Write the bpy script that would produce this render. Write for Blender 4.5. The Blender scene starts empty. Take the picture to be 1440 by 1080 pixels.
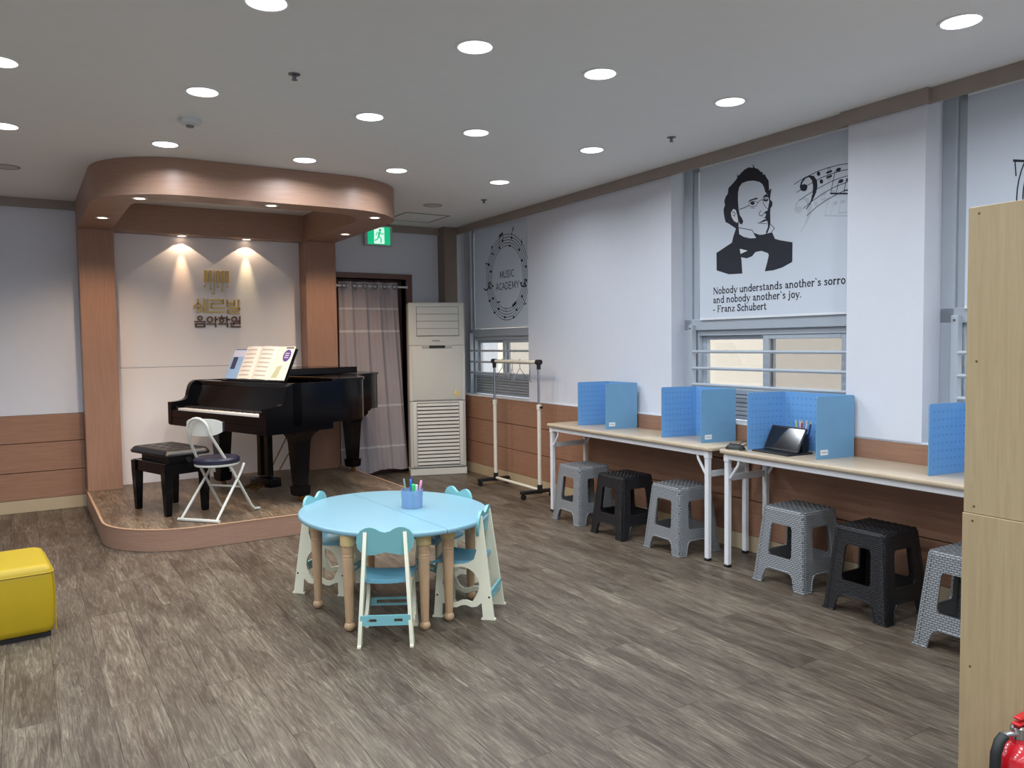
import bpy, bmesh, math, random
from mathutils import Vector, Matrix
from mathutils.geometry import tessellate_polygon
random.seed(7)
PI = math.pi
SC = bpy.context.scene
COL = SC.collection

# ------------------------------------------------------------------ camera
CAMZ = 1.40
FPX = 1108.87
YAW, PIT, ROL = (math.radians(a) for a in (31.943, -2.974, -0.731))
fw = Vector((math.sin(YAW)*math.cos(PIT), math.cos(YAW)*math.cos(PIT), math.sin(PIT)))
rt = fw.cross(Vector((0, 0, 1))).normalized(); up = rt.cross(fw)
cR = math.cos(ROL)*rt + math.sin(ROL)*up
cU = -math.sin(ROL)*rt + math.cos(ROL)*up
cd = bpy.data.cameras.new('camera'); cam = bpy.data.objects.new('camera', cd); COL.objects.link(cam)
cd.sensor_width = 36; cd.lens = FPX/1440*36; cd.clip_start = 0.02
cam.matrix_world = Matrix(((cR.x, cU.x, -fw.x, 0), (cR.y, cU.y, -fw.y, 0), (cR.z, cU.z, -fw.z, CAMZ), (0, 0, 0, 1)))
SC.camera = cam

def ray(px, py): return cR*((px-720)/FPX) + cU*((540-py)/FPX) + fw
WA = math.radians(1.393); CW, SW = math.cos(WA), math.sin(WA)
def W(u, v, z=0.0): return Vector((v*CW + u*SW, u*CW - v*SW, z))        # right-wall frame: u along it, v towards it
def on_right(px, py, v):                                              # a pixel on the plane v -> (u, z)
    d = ray(px, py); t = v/(d.x*CW - d.y*SW); p = d*t; return (p.x*SW + p.y*CW, p.z + CAMZ)
def on_back(px, py, Y): d = ray(px, py); p = d*(Y/d.y); return (p.x, p.z + CAMZ)

# ------------------------------------------------------------------ world, exposure
wd = bpy.data.worlds.new('overcast_sky'); SC.world = wd; wd.use_nodes = True
wd.node_tree.nodes['Background'].inputs[0].default_value = (0.82, 0.92, 1.0, 1)
wd.node_tree.nodes['Background'].inputs[1].default_value = 4.5
SC.view_settings.view_transform = 'Standard'; SC.view_settings.look = 'None'
SC.view_settings.gamma = 1; SC.view_settings.use_curve_mapping = False
SC.view_settings.exposure = -0.30
CEIL = 2.68; YB = 7.92; LAMP_W = 9.5; WARM_W = 9.0

# ------------------------------------------------------------------ materials
def lin(c): return tuple(((x/255)/12.92 if x/255 <= .04045 else ((x/255+.055)/1.055)**2.4) for x in c) + (1.0,)
MATS = {}
def nd(nt, t, **kw):
    n = nt.nodes.new(t)
    for k, v in kw.items(): setattr(n, k, v)
    return n
def M(name, rgb, rough=.5, metal=0.0, vary=.06, scale=12.0, bump=0.0, bscale=60.0, stretch=(1, 1, 1), spec=.5, emit=0, trans=0.0, alpha=1.0, coat=0.0):
    if name in MATS: return MATS[name]
    m = bpy.data.materials.new(name); m.use_nodes = True; nt = m.node_tree; b = nt.nodes['Principled BSDF']
    c = lin(rgb); tc = nd(nt, 'ShaderNodeTexCoord'); mp = nd(nt, 'ShaderNodeMapping'); mp.inputs['Scale'].default_value = stretch
    nt.links.new(tc.outputs['Object'], mp.inputs[0])
    nz = nd(nt, 'ShaderNodeTexNoise'); nz.inputs['Scale'].default_value = scale; nz.inputs['Detail'].default_value = 4
    nt.links.new(mp.outputs[0], nz.inputs['Vector'])
    mx = nd(nt, 'ShaderNodeMix', data_type='RGBA'); nt.links.new(nz.outputs[0], mx.inputs[0])
    mx.inputs[6].default_value = tuple(max(0, x*(1-vary*1.6)) for x in c[:3]) + (1,)
    mx.inputs[7].default_value = tuple(min(1, x*(1+vary*1.6)) for x in c[:3]) + (1,)
    nt.links.new(mx.outputs[2], b.inputs['Base Color'])
    b.inputs['Roughness'].default_value = rough; b.inputs['Metallic'].default_value = metal
    b.inputs['Specular IOR Level'].default_value = spec; b.inputs['Alpha'].default_value = alpha
    b.inputs['Transmission Weight'].default_value = trans; b.inputs['Coat Weight'].default_value = coat
    if emit:
        b.inputs['Emission Color'].default_value = c; b.inputs['Emission Strength'].default_value = emit
    if bump:
        n2 = nd(nt, 'ShaderNodeTexNoise'); n2.inputs['Scale'].default_value = bscale; n2.inputs['Detail'].default_value = 3
        nt.links.new(mp.outputs[0], n2.inputs['Vector'])
        bp = nd(nt, 'ShaderNodeBump'); bp.inputs['Strength'].default_value = bump; bp.inputs['Distance'].default_value = .002
        nt.links.new(n2.outputs[0], bp.inputs['Height']); nt.links.new(bp.outputs[0], b.inputs['Normal'])
    MATS[name] = m; return m
def wood(name, c1, c2, stretch, rough=.45, scale=6.0, coat=0.0):
    m = M(name, c1, rough, vary=0, coat=coat); nt = m.node_tree; b = nt.nodes['Principled BSDF']
    tc = nd(nt, 'ShaderNodeTexCoord'); mp = nd(nt, 'ShaderNodeMapping'); mp.inputs['Scale'].default_value = stretch
    nt.links.new(tc.outputs['Object'], mp.inputs[0])
    n1 = nd(nt, 'ShaderNodeTexNoise'); n1.inputs['Scale'].default_value = scale; n1.inputs['Detail'].default_value = 6; n1.inputs['Roughness'].default_value = .65
    n1.inputs['Distortion'].default_value = .6
    nt.links.new(mp.outputs[0], n1.inputs['Vector'])
    r = nd(nt, 'ShaderNodeValToRGB'); r.color_ramp.elements[0].position = .32; r.color_ramp.elements[1].position = .68
    r.color_ramp.elements[0].color = lin(c2); r.color_ramp.elements[1].color = lin(c1)
    nt.links.new(n1.outputs[0], r.inputs[0]); nt.links.new(r.outputs[0], b.inputs['Base Color'])
    bp = nd(nt, 'ShaderNodeBump'); bp.inputs['Strength'].default_value = .15; bp.inputs['Distance'].default_value = .001
    nt.links.new(n1.outputs[0], bp.inputs['Height']); nt.links.new(bp.outputs[0], b.inputs['Normal'])
    return m
def floor_mat(name, tint=(1, 1, 1)):
    m = bpy.data.materials.new(name); m.use_nodes = True; nt = m.node_tree; b = nt.nodes['Principled BSDF']
    tc = nd(nt, 'ShaderNodeTexCoord'); oi = nd(nt, 'ShaderNodeObjectInfo')
    mul = nd(nt, 'ShaderNodeVectorMath', operation='SCALE'); cmb = nd(nt, 'ShaderNodeCombineXYZ')
    for i in range(3): nt.links.new(oi.outputs['Random'], cmb.inputs[i])
    nt.links.new(cmb.outputs[0], mul.inputs[0]); mul.inputs['Scale'].default_value = 37.0
    add = nd(nt, 'ShaderNodeVectorMath', operation='ADD'); nt.links.new(tc.outputs['Object'], add.inputs[0]); nt.links.new(mul.outputs[0], add.inputs[1])
    def noise(sc, st, det=5, ro=.6, dist=0):
        mp = nd(nt, 'ShaderNodeMapping'); mp.inputs['Scale'].default_value = st; nt.links.new(add.outputs[0], mp.inputs[0])
        n = nd(nt, 'ShaderNodeTexNoise'); n.inputs['Scale'].default_value = sc; n.inputs['Detail'].default_value = det
        n.inputs['Roughness'].default_value = ro; n.inputs['Distortion'].default_value = dist; nt.links.new(mp.outputs[0], n.inputs['Vector']); return n
    grain = noise(9, (7, 0.45, 1), 8, .74, 1.6); patch = noise(4.0, (1.8, .40, 1), 5, .65, .5); fine = noise(26, (11, .35, 1), 4, .7, .4)
    r1 = nd(nt, 'ShaderNodeValToRGB'); e = r1.color_ramp.elements
    e[0].position = .28; e[0].color = lin((70, 62, 56)); e[1].position = .74; e[1].color = lin((172, 165, 152))
    x = e.new(.5); x.color = lin((114, 105, 96))
    nt.links.new(grain.outputs[0], r1.inputs[0])
    r2 = nd(nt, 'ShaderNodeValToRGB'); e = r2.color_ramp.elements
    e[0].position = .35; e[0].color = lin((138, 118, 104)); e[1].position = .62; e[1].color = lin((240, 242, 234))
    nt.links.new(patch.outputs[0], r2.inputs[0])
    mx = nd(nt, 'ShaderNodeMix', data_type='RGBA', blend_type='MULTIPLY'); mx.inputs[0].default_value = .75
    nt.links.new(r1.outputs[0], mx.inputs[6]); nt.links.new(r2.outputs[0], mx.inputs[7])
    r3 = nd(nt, 'ShaderNodeValToRGB'); e = r3.color_ramp.elements
    e[0].position = .35; e[0].color = (.45, .42, .40, 1); e[1].position = .6; e[1].color = (1, 1, 1, 1)
    nt.links.new(fine.outputs[0], r3.inputs[0])
    m2 = nd(nt, 'ShaderNodeMix', data_type='RGBA', blend_type='MULTIPLY'); m2.inputs[0].default_value = .55
    nt.links.new(mx.outputs[2], m2.inputs[6]); nt.links.new(r3.outputs[0], m2.inputs[7])
    vr = nd(nt, 'ShaderNodeMapRange'); vr.inputs[3].default_value = .80; vr.inputs[4].default_value = 1.08; nt.links.new(oi.outputs['Random'], vr.inputs[0])
    sc = nd(nt, 'ShaderNodeVectorMath', operation='SCALE'); nt.links.new(m2.outputs[2], sc.inputs[0]); nt.links.new(vr.outputs[0], sc.inputs['Scale'])
    tn = nd(nt, 'ShaderNodeVectorMath', operation='MULTIPLY'); nt.links.new(sc.outputs[0], tn.inputs[0]); tn.inputs[1].default_value = tint
    nt.links.new(tn.outputs[0], b.inputs['Base Color'])
    b.inputs['Roughness'].default_value = .42; b.inputs['Specular IOR Level'].default_value = .4
    bp = nd(nt, 'ShaderNodeBump'); bp.inputs['Strength'].default_value = .25; bp.inputs['Distance'].default_value = .001
    nt.links.new(grain.outputs[0], bp.inputs['Height']); nt.links.new(bp.outputs[0], b.inputs['Normal'])
    return m
def weave_mat(name, rgb, rough):
    m = M(name, rgb, rough, vary=.05); nt = m.node_tree; b = nt.nodes['Principled BSDF']
    tc = nd(nt, 'ShaderNodeTexCoord'); sp = nd(nt, 'ShaderNodeSeparateXYZ'); nt.links.new(tc.outputs['Object'], sp.inputs[0])
    ad = nd(nt, 'ShaderNodeMath', operation='ADD'); nt.links.new(sp.outputs[0], ad.inputs[0]); nt.links.new(sp.outputs[1], ad.inputs[1])
    cb = nd(nt, 'ShaderNodeCombineXYZ'); nt.links.new(ad.outputs[0], cb.inputs[0]); nt.links.new(sp.outputs[2], cb.inputs[1])
    br = nd(nt, 'ShaderNodeTexBrick'); nt.links.new(cb.outputs[0], br.inputs['Vector'])
    br.inputs['Scale'].default_value = 1; br.inputs['Brick Width'].default_value = .024; br.inputs['Row Height'].default_value = .0105
    br.inputs['Mortar Size'].default_value = .0022; br.inputs['Mortar Smooth'].default_value = .6
    bp = nd(nt, 'ShaderNodeBump'); bp.inputs['Strength'].default_value = .9; bp.inputs['Distance'].default_value = .003; bp.invert = True
    nt.links.new(br.outputs['Fac'], bp.inputs['Height']); nt.links.new(bp.outputs[0], b.inputs['Normal'])
    c = lin(rgb); mx = nd(nt, 'ShaderNodeMix', data_type='RGBA'); nt.links.new(br.outputs['Fac'], mx.inputs[0])
    mx.inputs[6].default_value = c; mx.inputs[7].default_value = tuple(x*.32 for x in c[:3]) + (1,)
    nt.links.new(mx.outputs[2], b.inputs['Base Color']); return m
def thin_mat(name, rgb, transl=.4, transp=0.0, rough=.8):
    m = bpy.data.materials.new(name); m.use_nodes = True; nt = m.node_tree; nt.nodes.remove(nt.nodes['Principled BSDF'])
    out = nt.nodes['Material Output']; d = nd(nt, 'ShaderNodeBsdfDiffuse'); t = nd(nt, 'ShaderNodeBsdfTranslucent')
    c = lin(rgb); tc = nd(nt, 'ShaderNodeTexCoord'); nz = nd(nt, 'ShaderNodeTexNoise'); nz.inputs['Scale'].default_value = 90; nt.links.new(tc.outputs['Object'], nz.inputs['Vector'])
    mx = nd(nt, 'ShaderNodeMix', data_type='RGBA'); nt.links.new(nz.outputs[0], mx.inputs[0]); mx.inputs[6].default_value = tuple(x*.95 for x in c[:3])+(1,); mx.inputs[7].default_value = c
    nt.links.new(mx.outputs[2], d.inputs[0]); nt.links.new(mx.outputs[2], t.inputs[0])
    s = nd(nt, 'ShaderNodeMixShader'); s.inputs[0].default_value = transl; nt.links.new(d.outputs[0], s.inputs[1]); nt.links.new(t.outputs[0], s.inputs[2]); last = s
    if transp:
        tr = nd(nt, 'ShaderNodeBsdfTransparent'); s2 = nd(nt, 'ShaderNodeMixShader'); s2.inputs[0].default_value = transp
        nt.links.new(s.outputs[0], s2.inputs[1]); nt.links.new(tr.outputs[0], s2.inputs[2]); last = s2
    nt.links.new(last.outputs[0], out.inputs[0]); MATS[name] = m; return m
def glass_mat(name, rgb, transp=.85, rough=.02):
    m = bpy.data.materials.new(name); m.use_nodes = True; nt = m.node_tree; nt.nodes.remove(nt.nodes['Principled BSDF'])
    out = nt.nodes['Material Output']; tr = nd(nt, 'ShaderNodeBsdfTransparent'); tr.inputs[0].default_value = lin(rgb)
    g = nd(nt, 'ShaderNodeBsdfGlossy'); g.inputs['Roughness'].default_value = rough; g.inputs[0].default_value = (.9, .9, .9, 1)
    s = nd(nt, 'ShaderNodeMixShader'); s.inputs[0].default_value = transp; nt.links.new(g.outputs[0], s.inputs[1]); nt.links.new(tr.outputs[0], s.inputs[2])
    nt.links.new(s.outputs[0], out.inputs[0]); MATS[name] = m; return m

WALL = M('white_wallpaper', (213, 216, 225), .75, vary=.015, bump=.05, bscale=220)
CEILM = M('white_ceiling_paint', (234, 234, 233), .6, vary=.015)
WAIN_Y = wood('wainscot_wood', (160, 121, 98), (146, 107, 85), (1, 1, 14), .42, 5)
WOODV = wood('stage_wood_upright', (166, 128, 106), (152, 114, 93), (14, 14, .8), .42, 5)
WOODH = wood('stage_wood_band', (166, 132, 112), (150, 116, 97), (1.2, 1.2, 26), .42, 5)
CORN = M('cornice_wood', (150, 138, 130), .5, vary=.05)
BASEB = M('baseboard_cream', (186, 168, 138), .45, vary=.03)
DOORW = M('door_frame_brown', (112, 82, 72), .45, vary=.06)
DARKW = M('dark_door', (88, 62, 58), .5, vary=.08)
GREYF = M('window_frame_grey', (172, 180, 190), .4, vary=.02)
GREYD = M('window_panel_grey', (150, 156, 164), .45, vary=.04)
BLIND = thin_mat('roller_blind_fabric', (224, 231, 241), .19)
INK = M('black_print', (38, 40, 52), .8, vary=.05)
PAPERFILL = M('blind_print_ground', (226, 230, 234), .8, vary=.01)
FAINT = M('faint_print', (196, 204, 212), .8, vary=.02)
BLACKGL = M('piano_black_lacquer', (8, 8, 12), .15, vary=.1, spec=.26)
BLACKM = M('black_plastic', (24, 24, 27), .45, vary=.08)
LEATHER = M('black_leather', (20, 19, 22), .33, vary=.1, bump=.3, bscale=150)
NAVY = M('navy_vinyl', (38, 38, 58), .4, vary=.06)
WHITEM = M('white_steel', (226, 228, 232), .35, vary=.02)
WHITEP = M('ivory_paint', (224, 220, 204), .4, vary=.03)
CHROME = M('chrome', (200, 202, 206), .15, 1.0, vary=.02)
BRASS = M('brass', (150, 116, 66), .3, 1.0, vary=.05)
GOLD = M('gold_lettering', (206, 172, 98), .3, .75, vary=.08)
GOLDD = M('gold_lettering_dark_reflection', (112, 80, 58), .3, .6, vary=.1)  # same gold for the lower row, its dark reflection put into the colour
BLUET = M('sky_blue_tabletop', (130, 172, 188), .3, vary=.015)
BLUES = M('blue_seat_plastic', (104, 164, 186), .35, vary=.03)
TEAL = M('teal_backrest_plastic', (124, 184, 190), .35, vary=.02)
CREAM = M('cream_plastic', (226, 225, 202), .38, vary=.02)
BEECH = wood('beech_leg', (200, 168, 134), (186, 152, 118), (8, 8, .8), .4, 8)
BEECHC = M('leg_collar', (206, 182, 130), .4, vary=.05)
DESKT = wood('desk_laminate', (200, 184, 160), (184, 166, 142), (16, 1, 1), .3, 5)
GREYST = weave_mat('grey_woven_plastic', (150, 154, 158), .45)
BLKST = weave_mat('black_woven_plastic', (34, 34, 38), .4)
DIVB = M('blue_divider_plain', (110, 158, 196), .45, vary=.03)
DIVP = M('blue_divider_pattern', (106, 158, 212), .45, vary=.03)
DIVD = M('blue_divider_dot', (90, 142, 202), .45, vary=.03)
STICK = M('white_sticker', (226, 232, 236), .6, vary=.02)
CABW = wood('cabinet_ash', (176, 157, 122), (164, 144, 110), (14, 14, .7), .5, 5)
ACW = M('ac_ivory', (222, 222, 214), .4, vary=.015)
ACD = M('ac_dark_gap', (70, 70, 70), .6, vary=.05)
YEL = M('yellow_leatherette', (180, 152, 18), .45, vary=.03, bump=.1, bscale=180)
RED = M('red_enamel', (190, 22, 34), .2, vary=.04, coat=.5)
RUBBER = M('black_rubber', (22, 25, 25), .55, vary=.1)
GREEN = M('exit_green', (20, 190, 130), .5, vary=.01, emit=1.0)
EXITW = M('exit_white', (225, 255, 244), .5, vary=.01, emit=1.0)
LAMPM = M('lamp_diffuser', (244, 248, 255), .5, vary=0, emit=6.0)
LAMPW = M('warm_lamp_lens', (255, 224, 190), .5, vary=0, emit=6.0)
RIMW = M('lamp_rim_white', (232, 232, 232), .4, vary=.02)
OFFL = M('unlit_lens', (186, 186, 184), .5, vary=.03)
WIRE = M('grey_wire', (128, 132, 140), .4)
METG = M('grey_metal', (120, 122, 126), .35, .8, vary=.05)
PAPER = M('paper', (236, 230, 220), .8, vary=.02)
BEIGE = M('beige_render_outside', (190, 181, 170), .9, vary=.04)
FLOORM = floor_mat('vinyl_plank', (1.03, .985, .93)); STAGEM = floor_mat('vinyl_plank_warm_lit', (1.75, 1.5, 1.28))  # stage deck is the same vinyl, warm stage light put into its tint

# ------------------------------------------------------------------ mesh building
class P:
    def __init__(s): s.v = []; s.f = []
    def add(s, vs, fs):
        o = len(s.v); s.v += [tuple(v) for v in vs]; s.f += [tuple(i+o for i in f) for f in fs]; return s
    def box(s, x0, x1, y0, y1, z0, z1, bev=0.0, seg=1):
        if bev <= 0:
            vs = [(x, y, z) for z in (z0, z1) for y in (y0, y1) for x in (x0, x1)]
            return s.add(vs, [(0, 2, 3, 1), (4, 5, 7, 6), (0, 1, 5, 4), (2, 6, 7, 3), (0, 4, 6, 2), (1, 3, 7, 5)])
        bm = bmesh.new(); bmesh.ops.create_cube(bm, size=1)
        for v in bm.verts: v.co = Vector(((x0+x1)/2 + v.co.x*(x1-x0), (y0+y1)/2 + v.co.y*(y1-y0), (z0+z1)/2 + v.co.z*(z1-z0)))
        bmesh.ops.bevel(bm, geom=bm.edges[:], offset=bev, segments=seg, profile=.5, affect='EDGES')
        bm.verts.index_update(); s.add([v.co[:] for v in bm.verts], [[v.index for v in f.verts] for f in bm.faces]); bm.free(); return s
    def tube(s, pts, r, n=8, closed=False, cap=True):
        pts = [Vector(p) for p in pts]; k = len(pts); rs = r if isinstance(r, (list, tuple)) else [r]*k
        rings = []; nrm = None
        for i, p in enumerate(pts):
            if closed: t = (pts[(i+1) % k]-pts[i-1])
            else: t = pts[min(i+1, k-1)]-pts[max(i-1, 0)]
            t = t.normalized()
            if nrm is None: nrm = t.orthogonal().normalized()
            nrm = (nrm - t*nrm.dot(t)); nrm = nrm.normalized() if nrm.length > 1e-6 else t.orthogonal().normalized()
            bn = t.cross(nrm)
            rings.append([p + (nrm*math.cos(2*PI*j/n) + bn*math.sin(2*PI*j/n))*rs[i] for j in range(n)])
        vs = [q for rg in rings for q in rg]; fs = []
        for i in range(k if closed else k-1):
            a, b = i*n, ((i+1) % k)*n
            for j in range(n): fs.append((a+j, a+(j+1) % n, b+(j+1) % n, b+j))
        if cap and not closed: fs += [tuple(range(n))[::-1], tuple((k-1)*n+j for j in range(n))]
        return s.add(vs, fs)
    def lathe(s, prof, c=(0, 0, 0), n=20):
        vs = []; fs = []
        for r, z in prof: vs += [(c[0]+r*math.cos(2*PI*j/n), c[1]+r*math.sin(2*PI*j/n), c[2]+z) for j in range(n)]
        for i in range(len(prof)-1):
            for j in range(n): fs.append((i*n+j, i*n+(j+1) % n, (i+1)*n+(j+1) % n, (i+1)*n+j))
        if prof[0] != prof[-1]: fs += [tuple(range(n))[::-1], tuple((len(prof)-1)*n+j for j in range(n))]
        return s.add(vs, fs)
    def loft(s, rings):                                                # closed rings with equal counts, capped
        n = len(rings[0]); vs = [q for r in rings for q in r]; fs = []
        for i in range(len(rings)-1):
            for j in range(n): fs.append((i*n+j, i*n+(j+1) % n, (i+1)*n+(j+1) % n, (i+1)*n+j))
        fs += [tuple(range(n))[::-1], tuple((len(rings)-1)*n+j for j in range(n))]
        return s.add(vs, fs)
    def plate(s, outer, holes, fn, t0, t1):                             # a 2-D outline with holes given thickness; fn(a, b, t) -> xyz
        polys = [outer]+list(holes); flat = [q for p in polys for q in p]; n = len(flat)
        tri = tessellate_polygon([[Vector((a, b, 0)) for a, b in p] for p in polys])
        vs = [fn(a, b, t0) for a, b in flat]+[fn(a, b, t1) for a, b in flat]
        fs = [tuple(t) for t in tri]+[tuple(i+n for i in reversed(t)) for t in tri]; o = 0
        for p in polys:
            m = len(p)
            for i in range(m): fs.append((o+i, o+(i+1) % m, o+(i+1) % m+n, o+i+n))
            o += m
        return s.add(vs, fs)
    def ribbon(s, pts, w, fn, t0, t1, closed=False):                    # flat strokes: a chain of bars
        k = len(pts); segs = [(pts[i], pts[(i+1) % k]) for i in range(k if closed else k-1)]
        for (a, b), (c, d) in segs:
            dx, dy = c-a, d-b; L = math.hypot(dx, dy) or 1e-9; ex, ey = dx/L*w*.3, dy/L*w*.3; nx, ny = -dy/L*w/2, dx/L*w/2
            s.plate([(a-ex+nx, b-ey+ny), (a-ex-nx, b-ey-ny), (c+ex-nx, d+ey-ny), (c+ex+nx, d+ey+ny)], [], fn, t0, t1)
        return s
    def mesh(s, name, m, smooth=35):
        me = bpy.data.meshes.new(name); me.from_pydata(s.v, [], s.f)
        bm = bmesh.new(); bm.from_mesh(me); bmesh.ops.recalc_face_normals(bm, faces=bm.faces); bm.to_mesh(me); bm.free()
        me.materials.append(m)
        if smooth:
            me.polygons.foreach_set('use_smooth', [True]*len(me.polygons)); me.set_sharp_from_angle(angle=math.radians(smooth))
        return me
    def obj(s, name, m, parent=None, label=None, cat=None, group=None, kind=None, smooth=35):
        o = bpy.data.objects.new(name, s.mesh(name, m, smooth)); COL.objects.link(o); o.parent = parent
        return tag(o, label, cat, group, kind)
def tag(o, label=None, cat=None, group=None, kind=None):
    if label: o['label'] = label
    if cat: o['category'] = cat
    if group: o['group'] = group
    if kind: o['kind'] = kind
    return o
def thing(name, label, cat, loc=(0, 0, 0), rz=0.0, group=None):
    o = bpy.data.objects.new(name, None); COL.objects.link(o); o.location = loc; o.rotation_euler = (0, 0, rz); o.empty_display_size = .1
    return tag(o, label, cat, group)
def place(o, loc, rz=0.0): o.location = loc; o.rotation_euler = (0, 0, rz); return o
def dup(root, loc=None, rz=None, label=None):
    r = root.copy(); COL.objects.link(r)
    if loc is not None: r.location = loc
    if rz is not None: r.rotation_euler = (0, 0, rz)
    if label: r['label'] = label
    for ch in list(root.children):
        c = ch.copy(); COL.objects.link(c); c.parent = r
        for g in list(ch.children):
            d = g.copy(); COL.objects.link(d); d.parent = c
    return r
def copyobj(o, parent=None, loc=None):
    c = o.copy(); COL.objects.link(c); c.parent = parent
    if loc is not None: c.location = loc
    return c
def ell(cx, cy, rx, ry, n=20, a0=0.0, a1=2*PI):
    full = abs(a1-a0-2*PI) < 1e-6; k = n if full else n-1
    return [(cx+rx*math.cos(a0+(a1-a0)*i/k), cy+ry*math.sin(a0+(a1-a0)*i/k)) for i in range(n)]
def rrect(x0, x1, y0, y1, r, n=4):
    out = []
    for cx, cy, a in ((x1-r, y1-r, 0), (x0+r, y1-r, PI/2), (x0+r, y0+r, PI), (x1-r, y0+r, 1.5*PI)):
        out += [(cx+r*math.cos(a+PI/2*i/n), cy+r*math.sin(a+PI/2*i/n)) for i in range(n+1)]
    return out
XY = lambda a, b, t: (a, b, t)
def area(name, loc, size, power, color, parent=None, shape='DISK', spread=None):
    l = bpy.data.lights.new(name, 'AREA'); l.shape = shape; l.size = size; l.energy = power; l.color = color
    if spread: l.spread = spread
    o = bpy.data.objects.new(name, l); COL.objects.link(o); o.location = loc; o.parent = parent; return o
def spot(name, loc, power, color, angle, blend, parent=None, tilt=0.0, r=.02):
    l = bpy.data.lights.new(name, 'SPOT'); l.energy = power; l.color = color; l.spot_size = angle; l.spot_blend = blend; l.shadow_soft_size = r
    o = bpy.data.objects.new(name, l); COL.objects.link(o); o.location = loc; o.rotation_euler = (tilt, 0, 0); o.parent = parent; return o

# ================================================================== STRUCTURE
XL, XR, YF = -3.2, 4.75, -2.6
# floor with vinyl planks
floor = P().box(XL, XR, YF, YB+1.2, -.12, -.003).obj('floor', M('floor_joint_dark', (82, 74, 68), .8), kind='structure', smooth=0)
PWD, PLN = .1778, 1.2192
def plank_mesh(x0, x1, y0, y1, name='plank'):
    g = .0004
    return P().box(x0+g, x1-g, y0+g, y1-g, -.004, 0, .0008)
pm = plank_mesh(-PWD/2, PWD/2, -PLN/2, PLN/2).mesh('plank', FLOORM, 0)
stuff = P(); ncol0 = math.floor((XL-1.85)/PWD); ncol1 = math.ceil((4.28-1.85)/PWD)
for c in range(ncol0, ncol1):
    cx = 1.85 + (c+.5)*PWD; off = 2.17 if c % 2 else 2.17+PLN/2
    for k in range(-5, 6):
        y0 = off+k*PLN; y1 = y0+PLN
        if y1 <= YF or y0 >= YB: continue
        if y0 < YF or y1 > YB or cx-PWD/2 < XL:
            stuff_y0, stuff_y1 = max(y0, YF), min(y1, YB)
            if cx > -1.0 and y1 > YB: P().box(cx-PWD/2+.0007, cx+PWD/2-.0007, y0+.0007, YB, -.004, 0, .0012).obj('plank', FLOORM, floor, smooth=0)
            else: stuff.box(max(XL, cx-PWD/2)+.0007, cx+PWD/2-.0007, stuff_y0, stuff_y1, -.004, 0)
        elif cx > -1.0 and y1 > 1.0:
            o = bpy.data.objects.new('plank', pm); COL.objects.link(o); o.parent = floor; o.location = (cx, (y0+y1)/2, 0)
        else: stuff.box(cx-PWD/2+.0007, cx+PWD/2-.0007, y0+.0007, y1-.0007, -.004, 0)
stuff.obj('planks_out_of_view', FLOORM, floor, kind='stuff', smooth=0)

P().box(XL, XR, YF, YB+1.2, CEIL, CEIL+.15).obj('ceiling', CEILM, kind='structure', smooth=0)
P().box(XL-.15, XL, YF, YB, 0, CEIL).obj('wall_left', WALL, kind='structure', smooth=0)
P().box(XL, XR, YF-.15, YF, 0, CEIL).obj('wall_front', WALL, kind='structure', smooth=0)
DX0, DX1, DZ = 2.80, 3.585, 2.10
wb = P(); wb.box(XL, DX0, YB, YB+.15, 0, CEIL); wb.box(DX1, XR, YB, YB+.15, 0, CEIL); wb.box(DX0, DX1, YB, YB+.15, DZ, CEIL)
wall_back = wb.obj('wall_back', WALL, kind='structure', smooth=0)
# wainscot boards on the back wall, left of the stage
ZB = (.107, .343, .594, .836)
def boards(parent, fn, name='wainscot_board'):
    for z0, z1 in zip(ZB[:-1], ZB[1:]): fn(z0+.003, z1-.003).obj(name, WAIN_Y, parent)
boards(wall_back, lambda a, b: P().box(XL, .458, YB-.016, YB-.001, a, b, .002))
P().box(XL, .458, YB-.006, YB-.001, .10, .836).obj('wainscot_backing', M('wainscot_joint', (70, 44, 32), .7), wall_back)
P().box(XL, .458, YB-.014, YB, 0, ZB[0], .002).obj('baseboard_back', BASEB, kind='structure')
P().box(XL, .46, YB-.03, YB, 2.604, CEIL, .002).obj('trim_1', CORN, kind='structure')
P().box(2.72, 3.99, YB-.03, YB, 2.604, CEIL, .002).obj('trim_2', CORN, kind='structure')
P().box(3.985, 4.145, YB-.16, YB, 0, CEIL, .004).obj('trim_3', M('corner_casing', (128, 112, 102), .5), kind='structure')

# right wall: everything in its own frame (x = towards the wall, y = along it)
VW = 3.965          # wainscot face
def rw(p, name, m, kind='structure', parent=None, smooth=35, **k):
    o = p.obj(name, m, parent, kind=kind, smooth=smooth, **k)
    if parent is None: o.rotation_euler = (0, 0, -WA)
    return o
PIL1 = (4.425, 6.43); PIL2 = (2.47, 2.93)
UE = 8.02
w = P(); w.box(3.985, 4.32, YF-.3, UE+.2, 0, .835)                       # below the windows
w.box(3.985, 4.32, PIL1[0], PIL1[1], .835, CEIL); w.box(3.965, 4.32, PIL2[0], PIL2[1], .835, CEIL)
w.box(3.985, 4.32, YF-.3, 1.05, .835, CEIL); w.box(4.13, 4.32, UE-.09, UE+.2, .835, CEIL)
wall_right = rw(w, 'wall_right', WALL, smooth=0)
boards(wall_right, lambda a, b: P().box(VW, 3.984, YF-.2, UE-.06, a, b, .002))
P().box(VW+.012, 3.984, YF-.2, UE-.06, .10, .835).obj('wainscot_backing', MATS['wainscot_joint'], wall_right)
rw(P().box(VW+.002, 3.984, YF-.2, UE-.1, 0, ZB[0], .002), 'baseboard_right', BASEB)
rw(P().box(VW, 4.13, YF-.2, UE-.1, .835, .846, .002), 'trim_4', M('sill_white', (214, 214, 218), .5))
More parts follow.
